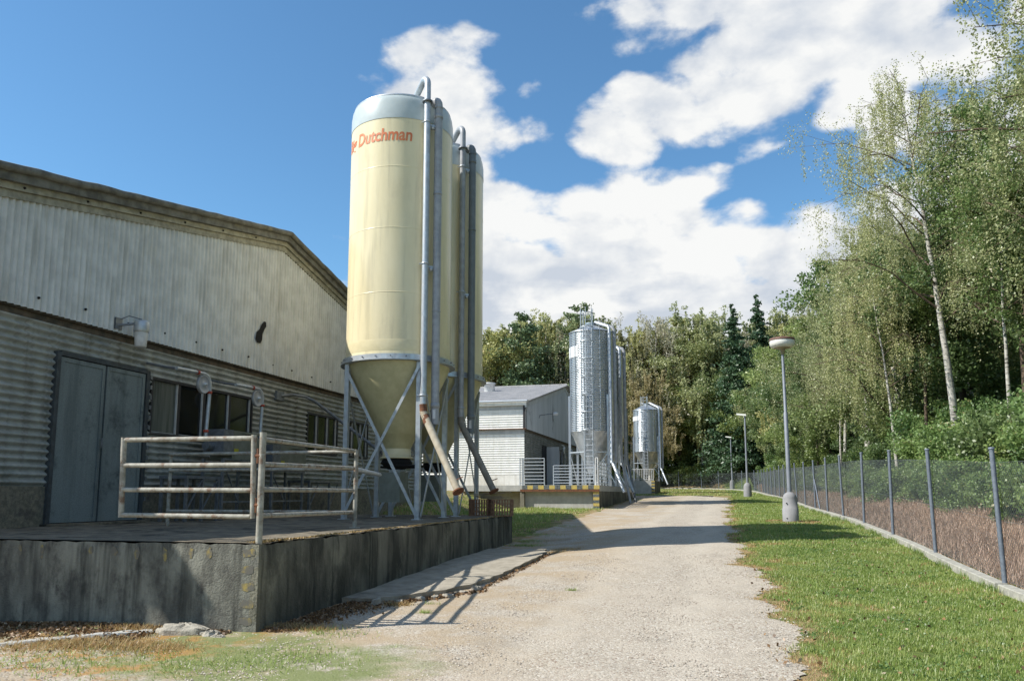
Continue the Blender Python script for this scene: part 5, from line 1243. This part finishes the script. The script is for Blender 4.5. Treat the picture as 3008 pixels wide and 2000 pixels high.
# distinctive far trees (tan bearing, distance, scale)
for a in [('pine',-.243,109,1.36,'pine at the left end of the far wood, above the farther barn roof'),('pine',-.168,114,1.46,'tall pine crown standing above the wood behind the tallest steel silo'),
          ('spruce',.030,104,1.18,'tallest dark spruce in the far wood above the road bend'),('spruce',.062,108,1.30,'second dark spruce right of the tallest one'),('spruce',.005,118,1.05,'small dark spruce left of the tallest one'),
          ('brown_far',-.100,112,1.22,'large brownish birch right behind the steel silos'),('brown_far',-.078,106,.84,'rust-brown birch low beside the small steel silo'),('yellow_far',-.060,118,1.12,'rounded yellow-green tree above the small steel silo'),
          ('pale_far',-.215,116,1.10,'pale bare-looking birch left of the pine above the farther barn'),('pale_far',-.150,120,1.05,'pale sparse birch behind the tallest silo')]:
    far(*a)
rows=[(101,-.30,-.02,['broad_far2','broad_far2','yellow_far','broad_far2','dark_far']),(114,-.36,.10,['birch_far','birch_far2','yellow_far','birch_far3','pale_far']),(122,-.36,.14,['yellow_far','birch_far2','birch_far','pale_far','birch_far3']),(134,-.4,.2,['birch_far','broad_far','yellow_far','spruce'])]
for k,(Y,b0,b1_,ks) in enumerate(rows):
    b=b0; i=0
    while b<b1_:
        yy=Y+rnd.uniform(-3,3); xx=b*yy
        if k==0: yy=114.5+rnd.uniform(-1,1); 
        kk=rnd.choice(ks)
        s=rnd.uniform(.86,1.10)*(.62 if k==0 else 1)*(1.36 if b<-.13 else 1.27)
        far(kk,b,yy,s); b+=(.029 if k<3 else .045)*rnd.uniform(.8,1.2); i+=1
# right bank, middle distance
for (x,y,key,s) in [(8.6,66,'birch_far',.72),(9.0,72,'broad_far',.80),(8.6,78,'birch_far2',.80),(9.8,84,'birch_far',.9),(8.2,90,'broad_far',.85),(7.6,97,'birch_far3',.85),(12.5,60,'birch_far',.95),(13,70,'broad_far',1.0),(14,80,'spruce',.95),(12,90,'birch_far2',1.0),(5.5,104,'broad_far2',.8),(16,95,'birch_far',1.0),
        (15,52,'birch_far',.85),(18,60,'dark_far',.85),(19,48,'birch_far3',.8),(22,40,'dark_far',.75),(21,33,'broad_far',.7),(24,50,'spruce',.8),(20,75,'broad_far',1.05),(26,66,'birch_far',1.1),(18,25,'dark_far',.7),(17,20,'birch_far3',.8),(20,14,'broad_far',1),(7.4,84,'dark_far',.6),(7.2,70,'dark_far',.5),(7.0,58,'broad_far2',.5),(2,110,'dark_far',.9),(6,112,'spruce',.9),(10.5,104,'birch_far',1.0),(-2,114,'broad_far',.85)]:
    far(key,x/y,y,s)
# bushes on the bank
GB='bushes on the bank behind the fence'
yy=9.0; i=0
while yy<100:
    for row,(dx,ss) in enumerate(((3.1,.55),(4.6,.80),(6.6,.85))):
        key=rnd.choice(['bush','bush2','bush_dark']) if row else rnd.choice(['bush','bush2','bush2'])
        x=4.4+dx+rnd.uniform(-.4,.5)+(.0 if yy<60 else -.6); s=ss*rnd.uniform(.8,1.2)*(1 if yy<60 else 1.15)
        k_=int((yy-14.25)//4)+1; side='just right of' if (yy-14.25)%4<2 else 'just left of'
        side=side[5:]
        pl_=('beyond the right end of the visible fence' if k_<1 else (side+' '+ordn[k_]+' fence post from right' if k_<=12 else ('far along the fence, near the middle street lamp' if yy<75 else 'far along the fence, near the road bend')))
        plant(key,x,yy+rnd.uniform(-.8,.8),s,{'bush':'small-leaved green bush','bush2':'spreading green bush','bush_dark':'dark green bush'}[key]+(' low on bank, ',' midway up bank, ',' high on bank, ')[row]+pl_,'bush','bush',GB)
    yy+=1.7 if yy<40 else 2.6
xx=-38
while xx<4:
    far_y=113.5+(0 if xx<-6 else (xx+6)*-.55); 
    plant('bush_far',xx,far_y,rnd.uniform(.6,1.0),'low scrub bush behind the far fence','bush','bush','scrub behind the far fence'); xx+=2.2
# backdrop: the far wood that reads as one mass
def far_wood():
    rs=np.random.RandomState(77); P=[]
    n=110000
    x=rs.uniform(-90,70,n); y=rs.uniform(138,175,n); top=13+3*np.sin(x*.13)+2.5*np.sin(x*.31+1)+2*np.sin(x*.77+y)
    z=H(x,y)+top*rs.rand(n)**.6
    V,F=quads_at(np.stack([x,y,z],1),np.full(n,.55),rs,1.3)
    o=link_mesh('far_wood',np_mesh('far_wood',V,F,attr=np.repeat(rs.rand(n)*.85,4)),'leaf_dark'); tag(o,'dark wood farther up the slope, read as one mass','wood',kind='stuff')
far_wood()

# ------------------------------------------------------------ grass, weeds, litter, gravel
def grass():
    rs=np.random.RandomState(15)
    def region(n,xa,xb,ya,yb,h,w,keep=None,pow_=1):
        y=ya+(yb-ya)*rs.rand(n)**pow_; x=rs.uniform(xa,xb,n)
        return x,y,h,w
    XS=[];YS=[];HS=[];WS=[]
    for n,ya,yb,h,w in ((210000,5.5,12,.045,.010),(130000,12,20,.05,.014),(80000,20,34,.06,.022),(60000,34,66,.07,.040),(30000,66,112,.08,.08)):
        y=rs.uniform(ya,yb,n); x=rs.uniform(.2,4.35,n)
        if ya>=34: x=rs.uniform(.2,4.3,n)
        if ya>=66: x=rs.uniform(-20,4.3,n)
        XS.append(x);YS.append(y);HS.append(np.full(n,h));WS.append(np.full(n,w))
    # verge grass round the second platform and between the barns
    n=26000; x=rs.uniform(-12,-5.3,n); y=rs.uniform(23.5,39.4,n); XS.append(x);YS.append(y);HS.append(np.full(n,.10));WS.append(np.full(n,.03))
    X=np.concatenate(XS);Y=np.concatenate(YS);Hh=np.concatenate(HS);Ww=np.concatenate(WS)
    f=fbm2(X,Y,1.1)+.5*fbm2(X,Y,3.7)
    re=np.array([redge(v) for v in np.arange(0,62,.1)]); edge=np.interp(Y,np.arange(0,62,.1),re)
    m=(fence_d(X+.2*(Y<97),Y+.25*(Y>90))<=0)&((Y>80)|(X<4.26))
    right=X>0
    dist=X-edge
    keep=np.where(right&(Y<58),(dist>-.32)&(rs.rand(len(X))<np.clip(.30+dist*1.6+.25*fbm2(X,Y,4.1),0.02,1)),True)
    far_=(Y>=57)&(Y<69.5)&(X<1.3-.25*(Y-57)*0); keep&=~far_
    left=X<-5; keep&=np.where(left&(Y<45),(rs.rand(len(X))<np.clip((-5.6-X)*.9+(Y>37)*.3,0,1)),True)
    fr=rs.rand(len(X)); dry=(f+.8*(fr-.5)>.62)|((dist<.24+.42*fbm2(X,Y,2.3)+.5*(fr-.5))&right&(Y<55))|((np.hypot(X-2.5,(Y-28.4)*.6)<.9)&(f>-.3))
    thin=rs.rand(len(X))<np.clip(np.where(dry,.5,.85)+.35*fbm2(X,Y,3.1),.18,1)
    bare=(np.hypot(X-2.0,(Y-9.1))<.16)|(np.hypot(X-1.45,(Y-8.2))<.14)
    keep&=m&thin&~bare
    X,Y,Hh,Ww,dry,f=[a[keep] for a in (X,Y,Hh,Ww,dry,f)]
    P=np.stack([X,Y,H(X,Y)-.005],1); r=np.clip(.42+.34*f+.30*rs.normal(size=len(X)),0,.9)
    Hh=Hh*(1+.45*f+.25*fbm2(X,Y,6.3))
    me=blades('grass',P[~dry],Hh[~dry],Ww[~dry],rs,np.where(rs.rand((~dry).sum())<.035,1,r[~dry]*.95),.5)
    o=link_mesh('grass',me,'grass_blade'); tag(o,'short green grass on the verge between gravel and fence','grass',kind='stuff')
    me=blades('dry_grass',P[dry],Hh[dry]*.6,Ww[dry],rs,np.clip(rs.rand(dry.sum()),0,1),.9)
    o=link_mesh('dry_grass',me,'dry_blade'); tag(o,'straw-coloured dry grass along the gravel edge','dry grass',kind='stuff')
    n=26000; x=rs.uniform(.9,4.2,n); y=5.5+20*rs.rand(n)**1.5; k=fbm2(x,y,1.9)+.4*fbm2(x,y,5.3)>.30; x,y=x[k],y[k]
    V,F=quads_at(np.stack([x,y,H(x,y)+.02+.015*rs.rand(len(x))],1),.016+.0008*y,rs,1.1)
    o=link_mesh('clover',np_mesh('clover',V,F,attr=np.repeat(rs.rand(len(x))*.9,4)),'leaf_bush'); tag(o,'small round-leaved clover and weeds mixed into the verge grass','weeds',kind='stuff')
    n=700; x=rs.uniform(.5,4.2,n); y=5.5+24*rs.rand(n)**1.4; V,F=quads_at(np.stack([x,y,H(x,y)+.035],1),np.full(n,.035),rs,1.4)
    o=link_mesh('fallen_leaves',np_mesh('fallen_leaves',V,F,attr=np.repeat(rs.rand(n),4)),'leaf_litter'); tag(o,'scattered fallen leaves on the verge','fallen leaves',kind='stuff')
    # tall tufts along the kerb
    n=9000; y=rs.uniform(9,60,n); x=4.24-np.abs(rs.normal(size=n))*.05; k=fbm2(x*0,y,2.1)>.1; x,y=x[k],y[k]
    o=link_mesh('kerb_grass',blades('kerb_grass',np.stack([x,y,H(x,y)],1),np.full(len(x),.12),np.full(len(x),.014),rs,rs.rand(len(x)),.5),'grass_blade'); tag(o,'longer grass blades growing against the fence kerb','grass',kind='stuff')
    # dead weeds behind the fence
    n=110000; y=6+104*rs.rand(n)**1.7; d=np.abs(rs.rand(n))*3.2+.1; x=4.5+d; z=H(x,y)
    hh=.16+.10*fbm2(x,y,1.6)+.06*np.minimum(d,2)
    o=link_mesh('dead_weeds',blades('dead_weeds',np.stack([x,y,z],1),hh,np.full(n,.006)+.0006*y,rs,np.clip(.5+.4*rs.normal(size=n)*.8,0,.9),.7),'dead_weed'); tag(o,'dry reddish-brown dead weeds between fence and bushes','dead weeds',kind='stuff')
    q=30000; y=6+50*rs.rand(q)**1.4; d=rs.rand(q)**.5*4.0+.2; x=4.5+d; z=H(x,y)+.45*rs.rand(q)*(d/3)
    V,F=quads_at(np.stack([x,y,z],1),np.full(q,.028),rs)
    o=link_mesh('dead_leaves',np_mesh('dead_leaves',V,F,attr=np.repeat(rs.rand(q)*.9,4)),'dead_weed'); tag(o,'withered brown leaves lying among the weeds behind the fence','dead leaves',kind='stuff')
    # undergrowth that closes the bank between the bushes
    q=60000; y=7+92*rs.rand(q)**1.5; d=3.4+rs.rand(q)*6; x=4.4+d; z=H(x,y)+rs.rand(q)**1.3*(.7+.35*fbm2(x,y,1.3))
    V,F=quads_at(np.stack([x,y,z],1),.07+.0022*y,rs)
    o=link_mesh('undergrowth',np_mesh('undergrowth',V,F,attr=np.repeat(rs.rand(q)*.9,4)),'leaf_bush'); tag(o,'green undergrowth covering the bank below the bushes','undergrowth',kind='stuff')
grass()
def litter():
    rs=np.random.RandomState(33)
    # brown leaves and grit at the foot of the platform
    X=[];Y=[]
    n=2600; t=rs.rand(n); X.append(-5.28+np.abs(rs.normal(size=n))*.16*(1+t)); Y.append(8.6+2.5*t)
    n=2600; X.append(rs.uniform(-9.5,-5.6,n)); Y.append(8.5-np.abs(rs.normal(size=n))*.10-.0)
    n=1500; X.append(rs.uniform(-9,-6.4,n)); Y.append(8.2-.35*np.abs(rs.normal(size=n)))
    n=1200; t=rs.rand(n); X.append(-4.6+.9*t+rs.normal(size=n)*.06); Y.append(10.9+1.5*t+rs.normal(size=n)*.08)
    n=500; t=rs.rand(n); X.append(-3.75+rs.normal(size=n)*.04); Y.append(12.4+6*t)
    X=np.concatenate(X);Y=np.concatenate(Y)
    V,F=quads_at(np.stack([X,Y,H(X,Y)+.02+.02*rs.rand(len(X))],1),np.full(len(X),.035),rs,1.3); 
    o=link_mesh('leaf_litter',np_mesh('leaf_litter',V,F,attr=np.repeat(rs.rand(len(X))*.95,4)),'leaf_litter'); tag(o,'brown leaf litter along the foot of the platform walls','leaf litter',kind='stuff')
    # dry tufts
    P=[]
    for cx,cy,r,n in ((-4.95,8.9,.22,700),(-6.6,8.35,.22,600),(-6.9,8.4,.25,500),(-6.9,7.45,.35,1200),(-6.2,7.5,.4,900),(-5.9,7.6,.3,600),(-7.3,7.2,.3,700),(-4.45,10.85,.12,260),(-3.75,18.6,.2,400),(-3.6,19.2,.2,300),(-5.3,8.85,.15,300)):
        x=cx+rs.normal(size=n)*r; y=cy+rs.normal(size=n)*r*.45; P.append(np.stack([x,y,H(x,y)+.01],1))
    P=np.vstack(P); o=link_mesh('dry_tufts',blades('dry_tufts',P,np.full(len(P),.055),np.full(len(P),.010),rs,rs.rand(len(P)),1.2),'dry_blade'); tag(o,'orange-brown dry tufts on the grit before the platform','dry grass',kind='stuff')
    P=[]
    for cx,cy,r,n in ((-3.85,10.3,.06,90),(-4.0,11.0,.07,60),(-2.3,12.9,.05,60),(-5.0,7.0,.5,500),(-4.2,7.4,.5,500),(-5.6,6.6,.6,500),(-6.6,6.7,.5,500),(-5.1,14,.25,80),(-5.0,21,.25,500),(-5.2,22.3,.3,900),(-5.6,24,.4,900),(-5.9,27,.6,900),(-7,39.1,1.1,1500),(-5.2,53,.5,300),(-4.4,8.7,.25,160)):
        x=cx+rs.normal(size=n)*r; y=cy+rs.normal(size=n)*r*.6; P.append(np.stack([x,y,H(x,y)+.01],1))
    P=np.vstack(P); o=link_mesh('green_weeds',blades('green_weeds',P,np.full(len(P),.05),np.full(len(P),.010),rs,rs.rand(len(P))*.8,1.1),'grass_blade'); tag(o,'small green weeds sprouting from the gravel and platform foot','weeds',kind='stuff')
    n=9000; y=8.6+13.3*rs.rand(n)**1.3; x=-5.36-.022*(y-8.56)-np.abs(rs.normal(size=n))*.05*(1+.7*np.sin(y*3)); k=rs.rand(n)<np.clip(.4+.6*fbm2(x*0,y,1.7),.08,1); x,y=x[k],y[k]
    V,F=quads_at(np.stack([x,y,1.05+.012*rs.rand(len(x))],1),np.full(len(x),.022),rs,1.2)
    o=link_mesh('edge_moss',np_mesh('edge_moss',V,F,attr=np.repeat(rs.rand(len(x))*.9,4)),'edge_moss'); tag(o,'ochre moss and grit along the upper edge of the platform','moss',kind='stuff')
    # loose stones
    n=26000; y=5.2+13*rs.rand(n)**1.6; x=rs.uniform(-7.5,1.0,n); ok=~((x<-5.2)&(y>8.5))&(x<np.array([redge(v) for v in y])-.02)&~((x<-3.7)&(y>10.6)); x,y=x[ok],y[ok]; n=len(x)
    s=.004+.009*rs.rand(n)**2.5+.0004*y; z=H(x,y)+.012
    base=np.array([(1,0,0),(0,1,0),(-1,0,0),(0,-1,0),(0,0,.8)],float)
    a=rs.rand(n)*6.28; ca,sa=np.cos(a),np.sin(a)
    B=np.repeat(base[None],n,0)*(s[:,None,None]*(.7+.6*rs.rand(n,5,1))); bx=B[...,0]*ca[:,None]-B[...,1]*sa[:,None]; by=B[...,0]*sa[:,None]+B[...,1]*ca[:,None]
    V=np.stack([bx+x[:,None],by+y[:,None],B[...,2]+z[:,None]],-1).reshape(-1,3); k=np.arange(n)[:,None]*5
    F=np.concatenate([k+np.array([[0,1,4]]),k+np.array([[1,2,4]]),k+np.array([[2,3,4]]),k+np.array([[3,0,4]])],0)
    mt=mat('stone',(.50,.46,.41),.9); t=NT(mt.node_tree); at=t.new('ShaderNodeAttribute'); at.attribute_name='rnd'; c=t.mix(at.outputs['Fac'],(.22,.18,.14),(.52,.47,.40)); t.l.new(c,t.n['Principled BSDF'].inputs['Base Color'])
    o=link_mesh('loose_stones',np_mesh('loose_stones',V,F,attr=np.repeat(rs.rand(n),5)),'stone'); tag(o,'loose gravel stones scattered over the road','gravel',kind='stuff')
litter()
print('objects',len(bpy.data.objects),'tris',sum(len(m.polygons) for m in bpy.data.meshes))
